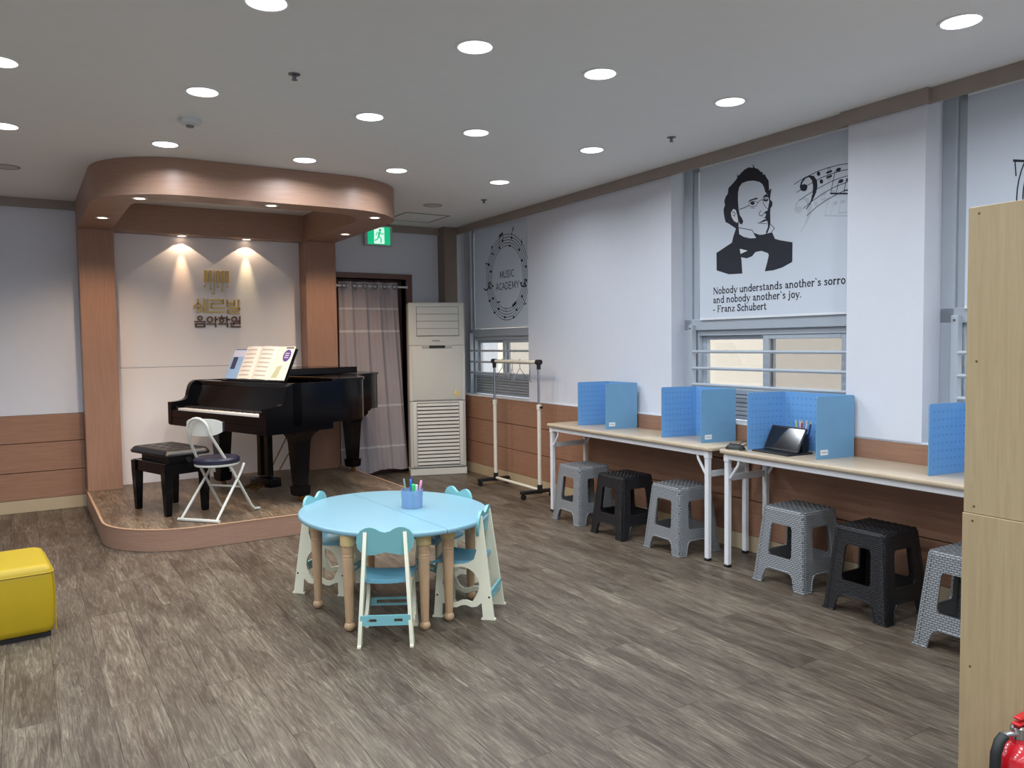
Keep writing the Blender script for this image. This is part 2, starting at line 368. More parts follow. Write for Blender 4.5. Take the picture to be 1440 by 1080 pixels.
rw(P().box(3.95, 3.98, PIL2[1], UE-.13, 2.605, CEIL, .002), 'trim_5', CORN)
rw(P().box(3.925, 3.964, PIL2[0]-.03, PIL2[1]+.03, 2.605, CEIL, .002), 'trim_6', CORN)
rw(P().box(3.955, 3.985, YF-.2, PIL2[0], 2.605, CEIL, .002), 'trim_7', CORN)

CLEAR = glass_mat('clear_pane', (242, 238, 233), .93); FROST = glass_mat('second_pane', (222, 218, 214), .9, .15)
UPPER = M('upper_pane_frosted', (230, 236, 240), .5, trans=.0)
def window(n, ua, ub):
    fr = P()
    V0, V1 = 4.135, 4.22
    fr.box(V0-.02, V1, ub-.075, ub, .846, CEIL, .003); fr.box(V0-.02, V1, ua, ua+.075, .846, CEIL, .003)
    fr.box(V0, V1, ub-.125, ub-.075, .846, CEIL, .003); fr.box(V0, V1, ua+.075, ua+.125, .846, CEIL, .003)
    fr.box(V0-.02, V1, ua, ub, 1.475, 1.555, .003); fr.box(V0, V1, ua, ub, 2.62, CEIL)
    o = rw(fr, 'window_%d' % n, GREYF)
    mid = (ua+ub)/2
    P().box(V0+.005, V1, ua+.1, ub-.1, 1.435, 1.475, .002).obj('head_rail', GREYF, o)
    P().box(V0+.005, V1, ua+.1, ub-.1, 1.025, 1.06, .002).obj('sash_rail', GREYF, o)
    # two sliding sashes, one behind the other
    for (a, b, dv, mt, nm) in ((mid-.03, ub-.12, .045, CLEAR, 'clear'), (ua+.12, mid+.03, .012, FROST, 'second')):
        s = P()
        for q in ((a, a+.05), (b-.05, b)): s.box(V0+dv, V0+dv+.03, q[0], q[1], 1.06, 1.435, .003)
        s.box(V0+dv, V0+dv+.03, a+.05, b-.05, 1.06, 1.082, .003); s.box(V0+dv, V0+dv+.03, a+.05, b-.05, 1.405, 1.435, .003)
        so = s.obj('sash', GREYF, o); P().box(V0+dv+.012, V0+dv+.018, a+.05, b-.05, 1.082, 1.405).obj('pane', mt, so)
    P().box(V0+.03, V0+.036, ua+.1, ub-.1, 1.555, 2.62).obj('pane', FROST, o)
    for k in range(6): P().box(V0+.01, V0+.03, ua+.1, ub-.1, .848+k*.0295, .874+k*.0295, .004).obj('panel_slat', GREYD, o)
    P().box(V0+.03, V0+.05, ua+.1, ub-.1, .846, 1.03).obj('lower_panel', GREYD, o)
    return o
window(1, 6.43, UE-.09); window(2, PIL2[1], PIL1[0]); window(3, 1.05, PIL2[0])
def guard(ua, ub, label):
    t = thing('window_guard', label, 'window guard', W(0, 0, 0), -WA, 'window guard bars')
    for z in (1.32, 1.20, 1.082): P().tube([(4.085, ua+.03, z), (4.085, ub-.10, z)], .011, 8).obj('bar', GREYF, t)
    for u in (ub-.10, ua+.03):
        P().box(4.075, 4.118, u-.02, u+.02, .846, 1.515, .003).obj('post', GREYF, t)
        P().tube([(4.070, u, 1.49), (4.076, u, 1.49)], .006, 8).obj('screw', METG, t)
guard(6.43, UE-.09, 'grey guard bars across the window behind the clothes rack')
guard(PIL2[1], PIL1[0], 'grey guard bars across the window below the man portrait blind')
guard(1.05, PIL2[0], 'grey guard bars across the window beside the tall wooden cabinet')
# the building opposite, seen through the panes
wo = rw(P().box(7.4, 7.6, -5, 15, -4, 2.3), 'wall_opposite', BEIGE, smooth=0)

# door opening
df = P(); df.box(DX0-.07, DX0, YB-.03, YB+.15, 0, DZ+.055, .003); df.box(DX1, DX1+.07, YB-.03, YB+.15, 0, DZ+.055, .003); df.box(DX0, DX1, YB-.03, YB+.15, DZ, DZ+.055, .003)
door = df.obj('door_1', DOORW, kind='structure')
P().box(DX0, DX1, YB+.10, YB+.14, 0, DZ, .002).obj('door_leaf', DARKW, door)
P().box(DX0+.12, DX1-.12, YB+.09, YB+.105, .2, .9, .004).obj('door_panel', DARKW, door); P().box(DX0+.12, DX1-.12, YB+.09, YB+.105, 1.05, 1.95, .004).obj('door_panel', DARKW, door)

# ================================================================== STAGE
ZS = .155
def stage_outline(x0, x1, yf, yb, r, n=12):
    o = [(x0, yb)]
    o += [(x0+r-r*math.cos(PI/2*i/n), yf+r-r*math.sin(PI/2*i/n)) for i in range(n+1)]
    o += [(x1-r+r*math.sin(PI/2*i/n), yf+r-r*math.cos(PI/2*i/n)) for i in range(n+1)]
    return o+[(x1, yb)]
st = thing('stage_platform', 'low wooden stage platform with rounded corners under the black piano', 'stage', (1.6, 6.8, 0))
def loc0(o, par): o.location = -Vector(par.location); return o
loc0(P().plate(stage_outline(.455, 2.815, 5.755, YB-.002, .58), [], XY, .002, ZS-.006).obj('riser', WOODH, st), st)
loc0(P().plate(stage_outline(.452, 2.818, 5.752, YB-.002, .583), [], XY, ZS-.006, ZS-.0005).obj('edge_trim', M('stage_edge_wood', (196, 160, 130), .4), st), st)
loc0(P().plate(stage_outline(.468, 2.802, 5.768, YB-.002, .567), [], XY, ZS-.0005, ZS).obj('deck', STAGEM, st), st)
for z0, z1 in ((ZS, 1.215), (1.220, 2.43)):
    P().box(.735, 2.425, YB-.008, YB-.0005, z0, z1, .002).obj('stage_wall_panel', M('white_stage_panel', (240, 237, 238), .6, vary=.01), wall_back)

cn = thing('stage_canopy', 'brown wooden canopy on two columns arching over the piano stage', 'canopy', (1.6, 7.8, ZS))
inner = stage_outline(.72, 2.425, 6.0, 7.74, .36)
loc0(P().plate(stage_outline(.46, 2.735, 5.76, YB-.001, .60), [inner], XY, 2.43, CEIL-.001).obj('canopy_ring', WOODH, cn), cn)
for x0, x1 in ((.46, .735), (2.425, 2.735)):
    loc0(P().box(x0, x1, 7.71, YB-.001, ZS, 2.43, .003).obj('column', WOODV, cn), cn)

WARM = (1.0, .72, .48)
def stage_light(x, y, z, label, wall=False):
    t = thing('stage_downlight', label, 'downlight', (x, y, z), 0, 'warm stage downlights')
    P().lathe([(.045, -.004), (.052, -.003), (.052, 0), (.036, 0), (.036, -.003), (.045, -.004)], n=24).obj('rim', RIMW, t)
    P().lathe([(.036, -.0015), (.036, 0), (.001, 0), (.001, -.0015)], n=24).obj('lens', LAMPW, t)
    if wall:
        spot('stage_lamp', (0, -.02, -.012), WARM_W*.45, WARM, math.radians(106), .05, t, r=.006)
        spot('stage_beam', (0, -.01, -.012), WARM_W*2.4, (1.0, .60, .34) if x < 1.6 else (1.0, .78, .42), math.radians(30), 1.0, t, math.radians(9), r=.006)
    else: spot('stage_lamp', (0, 0, -.012), WARM_W*5.5, WARM, math.radians(138), .8, t)
for x, y, l in ((.597, 7.04, 'small warm light in the canopy underside above the left column'), (.744, 6.02, 'small warm light at the front left corner of the canopy'),
                (1.61, 5.885, 'small warm light in the middle of the canopy front'), (2.487, 6.06, 'small warm light at the front right corner of the canopy'),
                (2.61, 7.08, 'small warm light in the canopy underside above the right column')): stage_light(x, y, 2.43, l)
stage_light(1.315, 7.855, 2.43, 'left warm spotlight washing the white stage wall', True)
stage_light(1.90, 7.855, 2.43, 'right warm spotlight washing the white stage wall', True)

# gold sign on the stage wall, traced on the wall plane
SY = YB-.008
def sgn(a, b, t):
    x, z = on_back(260+a/9.82, 365+b/9.82, SY); return (x, SY-t, z)
sg = thing('wall_sign', 'gold Korean music school sign with piano key logo on stage wall', 'sign', (1.62, SY, 1.59))
def letter(name, strokes, w, m, rings=()):
    p = P()
    for s_ in strokes: p.ribbon(s_, w, sgn, .001, .014)
    for cx, cy, r in rings: p.plate(ell(cx, cy, r+w/2, r+w/2, 22), [ell(cx, cy, r-w/2, r-w/2, 22)], sgn, .001, .014)
    loc0(p.obj(name, m, sg, smooth=0), sg)
A = 20
letter('syllable', [[(178, 548), (178, 612)], [(178, 604), (124, 640)], [(178, 604), (232, 640)], [(122, 664), (236, 664)], [(178, 664), (178, 733)], [(212, 712), (258, 700)], [(264, 548), (264, 735)], [(312, 548), (312, 735)]], A, GOLD)
letter('syllable', [[(360, 560), (526, 560), (526, 608), (366, 612), (366, 668), (545, 668)], [(346, 724), (546, 724)]], A, GOLD)
letter('syllable', [[(582, 556), (582, 636), (682, 636), (682, 556)], [(582, 598), (682, 598)], [(742, 556), (742, 650)], [(592, 668), (750, 668), (750, 702), (596, 704), (596, 740), (756, 740)]], A, GOLD)
A = 18
letter('syllable', [[(132, 857), (283, 857)], [(146, 887), (272, 887), (272, 927), (146, 927), (146, 887)]], A, GOLDD, [(207, 808, 28)])
letter('syllable', [[(420, 788), (420, 868)], [(420, 828), (450, 828)], [(306, 888), (424, 888), (424, 932)]], A, GOLDD, [(343, 828, 36)])
letter('syllable', [[(506, 778), (506, 794)], [(464, 804), (550, 804)], [(578, 786), (578, 868)], [(578, 828), (612, 828)], [(468, 888), (586, 888), (586, 932)]], A, GOLDD, [(507, 843, 25)])
letter('syllable', [[(626, 880), (732, 876)], [(676, 880), (674, 900)], [(757, 786), (757, 895)], [(720, 850), (757, 850)], [(642, 896), (642, 927), (765, 927)]], A, GOLDD, [(678, 823, 32)])
for x0, x1, y1, ly, dot in ((263, 302, 312, 362, (270, 370)), (331, 370, 314, 398, (354, 405)), (433, 473, 320, 370, (458, 378)), (501, 539, 322, 418, (513, 428)), (564, 604, 322, 372, (589, 380))):
    p = P().plate([(x0, 150+(x0-262)*.03), (x1, 150+(x0-262)*.03), (x1, y1), (x0, y1)], [], sgn, .001, .014)
    xm = (x0+x1)/2; p.ribbon([(xm, y1), (xm, ly)], 5, sgn, .001, .010); p.plate(ell(dot[0], dot[1], 14, 12, 14), [], sgn, .001, .012)
    loc0(p.obj('key_mark', GOLD, sg, smooth=0), sg)
p = P().ribbon([(403, 155), (408, 460)], 5, sgn, .001, .010); p.plate(ell(394, 470, 15, 14, 16), [ell(394, 470, 9, 8, 16)], sgn, .001, .010)
loc0(p.obj('key_mark', GOLD, sg, smooth=0), sg)

# ================================================================== CEILING FIXTURES
COOL = (.86, .93, 1.0)
LX = (-.03, .83, 1.72, 2.405, 3.29); LY = (5.425, 4.232, 3.025, 1.80, .60, -.60, -1.80)
rowname = {5.425: 'row nearest the stage', 4.232: 'second row out from the stage', 3.025: 'third row out from the stage', 1.80: 'fourth row out from the stage'}
seen = {(-.03, 5.425): 'far left', (.83, 5.425): 'second from left', (1.72, 5.425): 'middle', (2.405, 5.425): 'fourth from left', (3.29, 5.425): 'far right',
        (-.03, 4.232): 'far left', (.83, 4.232): 'second from left', (1.72, 4.232): 'middle', (2.405, 4.232): 'fourth from left', (3.29, 4.232): 'far right',
        (.83, 3.025): 'cut by the top edge', (1.72, 3.025): 'middle', (2.405, 3.025): 'between two others', (3.29, 3.025): 'nearest the windows', (3.29, 1.80): 'top right of the picture'}
base_l = None
for x in (-1.77, -.90) + LX:
    for y in LY:
        if (x, y) in seen: lab = 'round white ceiling downlight, %s, %s' % (rowname[y], seen[(x, y)])
        else: lab = 'round white ceiling downlight beyond the edges of the picture'
        if base_l is None:
            t = thing('ceiling_downlight', lab, 'downlight', (x, y, CEIL), 0, 'ceiling downlights')
            P().lathe([(.080, -.006), (.088, -.004), (.088, 0), (.074, 0), (.074, -.004), (.080, -.006)], n=32).obj('rim', RIMW, t)
            P().lathe([(.074, -.003), (.074, 0), (.001, 0), (.001, -.003)], n=32).obj('diffuser', LAMPM, t)
            area('downlight_lamp', (0, 0, -.008), .14, LAMP_W, COOL, t, spread=math.radians(158)); base_l = t
        else: t = dup(base_l, (x, y, CEIL), 0, lab)
for x, lab in ((3.29, 'unlit round ceiling light near the ceiling hatch'), (-.03, 'unlit round ceiling light at the left edge of the picture')):
    t = thing('ceiling_downlight', lab, 'downlight', (x, 6.62, CEIL), 0, 'unlit downlights')
    P().lathe([(.080, -.006), (.088, -.004), (.088, 0), (.074, 0), (.074, -.004), (.080, -.006)], n=32).obj('rim', M('dull_rim', (150, 150, 150), .6), t)
    P().lathe([(.074, -.003), (.074, 0), (.001, 0), (.001, -.003)], n=32).obj('diffuser', OFFL, t)
for x, y, lab in ((1.15, 3.75, 'small chrome ceiling sprinkler left of centre, among the downlights'), (3.53, 3.73, 'small chrome ceiling sprinkler near the portrait window'), (3.57, 6.16, 'small chrome ceiling sprinkler near the far corner')):
    t = thing('sprinkler', lab, 'sprinkler', (x, y, CEIL), 0, 'ceiling sprinklers'); t.scale = (.8, .8, .7)
    P().lathe([(.001, 0), (.036, 0), (.034, -.006), (.016, -.010), (.001, -.010)], n=20).obj('flange', METG, t)
    P().lathe([(.011, -.010), (.012, -.026), (.008, -.036), (.001, -.036)], n=14).obj('body', METG, t)
    P().lathe([(.001, -.038), (.018, -.038), (.018, -.041), (.001, -.041)], n=14).obj('deflector', METG, t)
t = thing('smoke_detector', 'white dome smoke detector on the ceiling before the stage', 'smoke detector', (.864, 4.778, CEIL))
P().lathe([(.001, 0), (.062, 0), (.062, -.010), (.052, -.026), (.03, -.034), (.001, -.034)], n=28).obj('dome', M('detector_white', (206, 208, 208), .5), t)
P().lathe([(.022, -.034), (.02, -.044), (.001, -.046)], n=16).obj('sensor', METG, t)
t = thing('ceiling_hatch', 'square ceiling access hatch near the exit sign', 'hatch', (3.47, 7.33, CEIL))
P().plate([(-.24, -.25), (.24, -.25), (.24, .25), (-.24, .25)], [[(-.225, -.235), (.225, -.235), (.225, .235), (-.225, .235)]], XY, -.004, 0).obj('frame', METG, t)
P().box(-.225, .225, -.235, .235, -.002, 0).obj('panel', CEILM, t)

# exit sign
t = thing('exit_sign', 'green lit emergency exit sign with running figure above door', 'exit sign', (3.265, YB-.035, 2.55))
P().box(-.155, .155, -.030, .034, -.105, .105, .004).obj('housing', M('sign_housing', (196, 202, 204), .5), t)
P().box(-.125, .125, -.034, -.030, -.092, .092).obj('panel', GREEN, t)
XZ = lambda y: (lambda a, b, t: (a, y-t, b))
p = P().plate(rrect(-.055, .06, -.085, .085, .004), [], XZ(-.0345), 0, .0006); p.obj('door_pictogram', EXITW, t, smooth=0)
p = P(); f_ = XZ(-.0355)
p.plate(ell(.012, .058, .015, .015, 14), [], f_, 0, .0006)
p.ribbon([(.008, .036), (-.004, -.008)], .022, f_, 0, .0006); p.ribbon([(-.004, -.008), (.024, -.032), (.02, -.07)], .013, f_, 0, .0006)
p.ribbon([(-.004, -.008), (-.02, -.04), (-.046, -.052)], .013, f_, 0, .0006); p.ribbon([(.008, .034), (.034, .014), (.05, .024)], .010, f_, 0, .0006); p.ribbon([(.006, .034), (-.022, .028), (-.034, .004)], .010, f_, 0, .0006)
p.obj('running_figure', GREEN, t, smooth=0)

# curtain and its rod
t = thing('curtain_rod', 'thin white tension rod across the top of the doorway', 'curtain rod', (3.19, YB-.055, 2.015))
P().tube([(-.40, 0, 0), (.385, 0, 0)], .011, 10).obj('rod', WHITEM, t)
for x in (-.40, .385): P().tube([(x-.008, 0, 0), (x+.008, 0, 0)], .016, 10).obj('end_cap', WHITEM, t)
SHEER = thin_mat('sheer_lilac_fabric', (208, 199, 204), .3, .07); SHEERB = thin_mat('sheer_white_band', (248, 246, 248), .35, .08)
def curtain_part(name, z0, z1, m, par):
    vs = []; fs = []; nx, nz = 90, max(2, int((z1-z0)/.06))
    for j in range(nz+1):
        z = z0+(z1-z0)*j/nz; k = 1-(z/2.0)
        for i in range(nx+1):
            s = i/nx; x = (2.815-.01*k)+(.66+.10*max(0, k)**1.3)*s
            y = YB-.05+.020*math.sin(s*2*PI*4.0+.6)*(1-.3*k)+.008*math.sin(s*2*PI*9+z*3)
            if z0 < .1 and j == 0: z_ = .045+.02*abs(s-.25)+.012*math.sin(s*12)
            else: z_ = z
            vs.append((x, y, z_))
    for j in range(nz):
        for i in range(nx): a = j*(nx+1)+i; fs.append((a, a+1, a+nx+2, a+nx+1))
    q = P(); q.add(vs, fs); return loc0(q.obj(name, m, par, smooth=180), par)
ct = thing('curtain', 'sheer lilac curtain with white bands hanging in the doorway', 'curtain', (3.15, YB-.05, 0))
edges = [.05, .30, .322, .74, .762, 1.53, 1.556, 1.77, 1.790, 1.93, 1.945, 2.06]
bands = {.30, .74, 1.53, 1.77}
for z0, z1 in zip(edges[:-1], edges[1:]): curtain_part('white_band' if z0 in bands else 'fabric', z0, z1, SHEERB if z0 in bands else SHEER, ct)
for i in range(6):
    x = 2.87+i*.112
    p = P(); p.tube([(x+.026*math.cos(a), YB-.074, 2.015+.026*math.sin(a)) for a in [2*PI*k/16 for k in range(16)]], .005, 6, True)
    loc0(p.obj('eyelet', METG, ct), ct)

# ================================================================== PIANO
pn = thing('grand_piano', 'glossy black grand piano standing on the low stage', 'piano', (1.305, 6.647, ZS), math.radians(-72))
def smooth_pts(pts, it=2):
    for _ in range(it):
        o = [pts[0]]
        for a, b in zip(pts[:-1], pts[1:]): o += [(a[0]*.75+b[0]*.25, a[1]*.75+b[1]*.25), (a[0]*.25+b[0]*.75, a[1]*.25+b[1]*.75)]
        pts = o+[pts[-1]]
    return pts
curve = smooth_pts([(-.75, 1.40), (-.75, 1.72), (-.62, 1.86), (-.36, 1.87), (-.12, 1.84), (0, 1.66), (.06, 1.44), (.20, 1.24), (.44, 1.12), (.66, 1.02), (.75, .86), (.75, .62)], 2)
def outline(y0, ins=0.0):
    pts = [(-.75, y0)]+curve+[(.75, y0)]
    if not ins: return pts
    cx, cy = -.12, .85; out = []
    n = len(pts)
    for i, (x, y) in enumerate(pts):
        a = pts[max(i-1, 0)]; b = pts[min(i+1, n-1)]; dx, dy = b[0]-a[0], b[1]-a[1]; L = math.hypot(dx, dy) or 1
        out.append((x+dy/L*ins, y-dx/L*ins))
    return out
o_ = outline(.24); i_ = outline(.29, .05)
P().plate(o_+i_[::-1], [], XY, .63, .955).obj('rim', BLACKGL, pn)
P().plate(outline(.30, .03), [], XY, .63, .66).obj('bottom_board', BLACKM, pn)
P().plate(outline(.34, .055), [], XY, .87, .885).obj('iron_plate', BRASS, pn)
lid = P().plate(outline(.66, -.012), [], XY, .957, .976).obj('lid', BLACKGL, pn)
P().box(-.757, -.06, .668, 1.52, .980, 1.040, .004).obj('folded_lid_flap', BLACKGL, pn)
P().tube([(-.6, .664, .979), (.55, .664, .979)], .006, 8).obj('lid_hinge', BRASS, lid)
chk = smooth_pts([(0.0, .775), (.09, .78), (.155, .80), (.165, .86), (.19, .93), (.235, .955)], 2)
prof = [(.32, .955), (.32, .585), (0, .585)]+chk
for sx in (-1, 1): P().plate(prof, [], lambda a, b, t, sx=sx: (sx*t, a, b), .695, .75).obj('cheek', BLACKGL, pn)
P().box(-.745, .745, .004, .62, .575, .64, .004).obj('key_bed', BLACKGL, pn)
P().box(-.695, .695, .004, .022, .64, .708, .003).obj('key_slip', BLACKGL, pn)
for x0, x1 in ((-.695, -.622), (.622, .695)): P().box(x0, x1, .022, .20, .64, .742, .004).obj('key_block', BLACKGL, pn)
wk = P(); bk = P(); kw = 1.24/52
for i in range(52):
    wk.box(-.62+i*kw+.0005, -.62+(i+1)*kw-.0005, .024, .172, .66, .724, .0012)
    if (i % 7) in (0, 2, 3, 5, 6) and i < 51: bk.box(-.62+(i+1)*kw-.0055, -.62+(i+1)*kw+.0055, .075, .172, .70, .737, .001)
wk.obj('white_keys', M('ivory_keys', (240, 238, 232), .25, vary=.01), pn, kind='stuff'); bk.obj('black_keys', BLACKM, pn, kind='stuff')
P().plate([(.172, .726), (.188, .726), (.262, .915), (.246, .918)], [], lambda a, b, t: (t, a, b), -.695, .695).obj('fallboard', BLACKGL, pn)
P().box(-.695, .695, .24, .34, .915, .952, .004).obj('music_shelf', BLACKGL, pn)
md = P().plate([(.345, .955), (.357, .952), (.475, 1.215), (.463, 1.22)], [], lambda a, b, t: (t, a, b), -.40, .50).obj('music_desk', BLACKGL, pn)
P().box(-.40, .50, .305, .352, .952, .962, .002).obj('desk_ledge', BLACKGL, md)
P().box(-.69, .69, .36, .64, .885, .90, .002).obj('tuning_pin_block', BRASS, pn)
def sq(z, h, cx=0, cy=0): return [(cx-h, cy-h, z), (cx+h, cy-h, z), (cx+h, cy+h, z), (cx-h, cy+h, z)]
lp = None
for x, y in ((-.585, .40), (.585, .40), (-.26, 1.60)):
    lg = P().loft([sq(z, h) for z, h in ((.64, .13), (.60, .13), (.598, .115), (.565, .11), (.54, .085), (.51, .070), (.48, .064), (.13, .044), (.128, .058), (.06, .054), (.055, .045), (.05, .045))]).obj('leg', BLACKGL, pn, smooth=30)
    lg.location = (x, y, 0)
    cs = P().tube([(-.010, .008, .022), (.010, .008, .022)], .022, 14).obj('caster', BRASS, lg)
    P().box(-.016, .016, -.014, .018, .036, .052, .003).obj('caster_fork', BRASS, lg)
ly = P()
for x in (-.055, .055): ly.loft([[(x+a*s_, .46+b*s_, z) for a, b in ((-1, -1), (1, -1), (1, 1), (-1, 1))] for z, s_ in ((.14, .026), (.40, .024), (.58, .026))])
ly.box(-.15, .15, .40, .52, .055, .135, .012, 2); ly.box(-.12, .12, .42, .50, .56, .60, .004)
lyre = ly.obj('pedal_lyre', BLACKGL, pn)
for x in (-.07, 0, .07): P().tube([(x, .43, .075), (x, .36, .07), (x, .31, .055)], [.010, .013, .016], 10).obj('pedal', BRASS, lyre)
for x in (-.06, .06): P().tube([(x, .50, .10), (x*1.5, .86, .63)], .006, 8).obj('brace_rod', BRASS, lyre)
P().tube([(.02, .49, .12), (.02, .50, .6)], .004, 6).obj('pedal_rod', BRASS, lyre)
for x in (.72, -.72): P().box(x-.012, x+.012, .228, .24, .875, .90, .003).obj('lid_prop_hook', CHROME, pn)

# music on the stand (own things): local frame leaning with the music desk
PR = Matrix.Translation(Vector((1.305, 6.647, ZS))) @ Matrix.Rotation(math.radians(-72), 4, 'Z')
lean = math.atan2(.118, .265)
def on_desk(x, name, label, cat, tilt=0.0, fwd=0.0):
    o = bpy.data.objects.new(name, None); COL.objects.link(o); o.empty_display_size = .05
    o.matrix_world = PR @ Matrix.Translation(Vector((x, .336-fwd, .966))) @ Matrix.Rotation(-lean, 4, 'X') @ Matrix.Rotation(tilt, 4, 'Y')
    return tag(o, label, cat, 'music books on the piano')
def bookbox(w0, w1, h, d0, d1, bev=.002): return P().box(w0, w1, -d1, -d0, 0, h, bev)
LBLUE = M('pale_blue_cover', (150, 184, 226), .6, vary=.05); PURP = M('purple_print', (92, 70, 150), .6, vary=.04); GREYI = M('grey_staff_ink', (120, 112, 112), .8); LGREEN = M('pale_green_print', (196, 196, 160), .7)
def XZb(y): return lambda a, b, t: (a, -(y+t), b)
bk1 = on_desk(-.26, 'music_book', 'pale blue music book standing at the left on the piano', 'book')
bookbox(-.12, .14, .27, .001, .010).obj('cover', LBLUE, bk1); P().plate(rrect(-.09, -.02, .09, .20, .004), [], XZb(.0102), 0, .0006).obj('title_block', M('navy_print', (58, 62, 92), .6), bk1)
P().plate(rrect(-.115, .135, .205, .262, .004), [], XZb(.0102), 0, .0006).obj('cover_band', M('pale_lilac', (206, 210, 232), .6), bk1)
bk2 = on_desk(.33, 'music_book', 'white music book with round purple badge at the right on the piano', 'book')
bookbox(-.12, .17, .295, .001, .010).obj('cover', PAPER, bk2)
P().plate(ell(.10, .215, .052, .052, 26), [], XZb(.0102), 0, .0006).obj('purple_badge', PURP, bk2)
p = P()
for zz in (.232, .214, .196): p.ribbon([(.075, zz), (.09, zz+.006), (.105, zz), (.125, zz+.004)], .006, XZb(.0109), 0, .0006)
p.obj('badge_print', PAPER, bk2, smooth=0)
p = P().plate([(-.02, .02), (.06, .02), (.085, .13), (.02, .12)], [], XZb(.0102), 0, .0006); p.obj('leaf_print', LGREEN, bk2, smooth=0)
P().plate(rrect(.06, .165, .275, .29, .002), [], XZb(.0102), 0, .0006).obj('top_print', GREYI, bk2)
bk3 = on_desk(.045, 'music_book', 'open music book with printed staves in the middle on the piano', 'book', fwd=.012)
bookbox(-.22, .235, .300, 0, .004).obj('cover', PAPER, bk3)
for s_, nm in ((-1, 'left'), (1, 'right')):
    rings = []
    for j in range(9):
        a = j/8; x = s_*a*.215; d = .006+.014*math.sin(PI*min(1, a*1.05))**.8*(1-a*.45)
        rings.append([(x, -.004, .003), (x, -.004-d, .003), (x, -.004-d, .297), (x, -.004, .297)])
    pg = P().loft(rings).obj('page_block', PAPER, bk3)
    q = P()
    for r in range(7):
        z = .268-r*.038
        for k in range(3): 
            for j in range(2, 8):
                a0, a1 = j/8-.06, j/8+.065
                d = lambda a: .0105+.014*math.sin(PI*min(1, a*1.05))**.8*(1-a*.45)
                q.add([(s_*a0*.215, -d(a0), z-k*.004), (s_*a1*.215, -d(a1), z-k*.004), (s_*a1*.215, -d(a1), z-k*.004+.0016), (s_*a0*.215, -d(a0), z-k*.004+.0016)], [(0, 1, 2, 3)])
    q.obj('staves', GREYI, pg, kind='stuff', smooth=0)

# ------------------------------------------------------------------ piano bench
bn = thing('piano_bench', 'black tufted leather piano bench with four wooden legs', 'bench', (.95, 6.50, ZS), math.radians(-72))
for sx in (-1, 1):
    for sy in (-1, 1):
        l = P().loft([sq(z, h) for z, h in ((.385, .032), (.30, .031), (.02, .021), (0, .019))]).obj('leg', BLACKGL, bn); l.location = (sx*.235, sy*.145, 0)
ap = P(); ap.box(-.25, .25, -.165, -.14, .305, .39, .004); ap.box(-.25, .25, .14, .165, .305, .39, .004); ap.box(-.262, -.237, -.165, .165, .305, .39, .004); ap.box(.237, .262, -.165, .165, .305, .39, .004)
ap.obj('apron', BLACKGL, bn); P().box(-.21, .21, -.12, .12, .385, .44, .004).obj('lift_box', BLACKM, bn)
for sx in (-1, 1):
    k = P().tube([(sx*.212, 0, .41), (sx*.275, 0, .41)], .007, 8).obj('knob_shaft', CHROME, bn); P().tube([(sx*.275, 0, .41), (sx*.30, 0, .41)], .020, 14).obj('knob', BLACKM, k)
vs = []; fs = []; nx, ny = 44, 26
tufts = [(-.18+.12*i, -.09+.09*j) for i in range(4) for j in range(3)]
def cz(x, y):
    ex = max(0, abs(x)-.245)/.04; ey = max(0, abs(y)-.135)/.04; e = min(1, math.hypot(ex, ey))
    z = .492-.034*(1-math.sqrt(max(0, 1-e*e)))
    for tx, ty in tufts: z -= .013*math.exp(-((x-tx)**2+(y-ty)**2)/.0006)
    return z
for j in range(ny+1):
    for i in range(nx+1):
        x = -.285+.57*i/nx; y = -.175+.35*j/ny; vs.append((x, y, cz(x, y)))
for j in range(ny):
    for i in range(nx): a = j*(nx+1)+i; fs.append((a, a+1, a+nx+2, a+nx+1))
q = P(); q.add(vs, fs); q.box(-.284, .284, -.174, .174, .438, .4605, .012, 2); cu = q.obj('cushion', LEATHER, bn, smooth=60)
for tx, ty in tufts: P().lathe([(.009, -.002), (.007, .003), (.001, .004)], (tx, ty, cz(tx, ty)), 10).obj('button', LEATHER, cu)

# ------------------------------------------------------------------ folding chair
fc = thing('folding_chair', 'white tubular folding chair with round navy seat on stage', 'chair', (1.185, 6.025, ZS), math.radians(-49.5))
FCW = M('cream_grey_tube', (206, 206, 198), .38)
legp = [(-.155, .30, .0115), (-.150, .245, .016), (-.143, .215, .05), (-.135, .02, .34), (-.112, -.10, .52), (-.090, -.165, .63)]
arc = [(.088*math.cos(PI-PI*i/10), -.172-.012*math.sin(PI*i/10), .655+.085*math.sin(PI*i/10)) for i in range(11)]
back = legp+arc+[(-x, y, z) for x, y, z in reversed(legp)]
P().tube(back, .0105, 10).obj('back_frame', FCW, fc)
P().tube([(-.135, .155, .375), (-.14, .10, .31), (-.15, -.19, .018)], .010, 10).obj('cross_leg', FCW, fc); P().tube([(.135, .155, .375), (.14, .10, .31), (.15, -.19, .018)], .010, 10).obj('cross_leg', FCW, fc)
P().tube([(-.175, -.195, .013), (.175, -.195, .013)], .0125, 10).obj('floor_bar', FCW, fc)
P().tube([(-.138, .10, .21), (.138, .10, .21)], .008, 8).obj('spreader', FCW, fc)
P().tube([(.148*math.cos(2*PI*i/24), .02+.148*math.sin(2*PI*i/24), .388) for i in range(24)], .010, 8, True).obj('seat_ring', FCW, fc)
P().lathe([(.001, .395), (.150, .395), (.160, .402), (.162, .425), (.150, .440), (.10, .446), (.001, .447)], (0, .02, 0), 36).obj('seat', NAVY, fc)
def backpad(y0, th, zc, h, w_, n=14):
    rings = []
    for i in range(n+1):
        a = -1+2*i/n; x = a*w_; hh = h*(1-abs(a)**4*.45); yy = y0+.05*a*a
        rings.append([(x, yy, zc-hh), (x, yy, zc+hh), (x, yy+th, zc+hh), (x, yy+th, zc-hh)])
    return P().loft(rings)
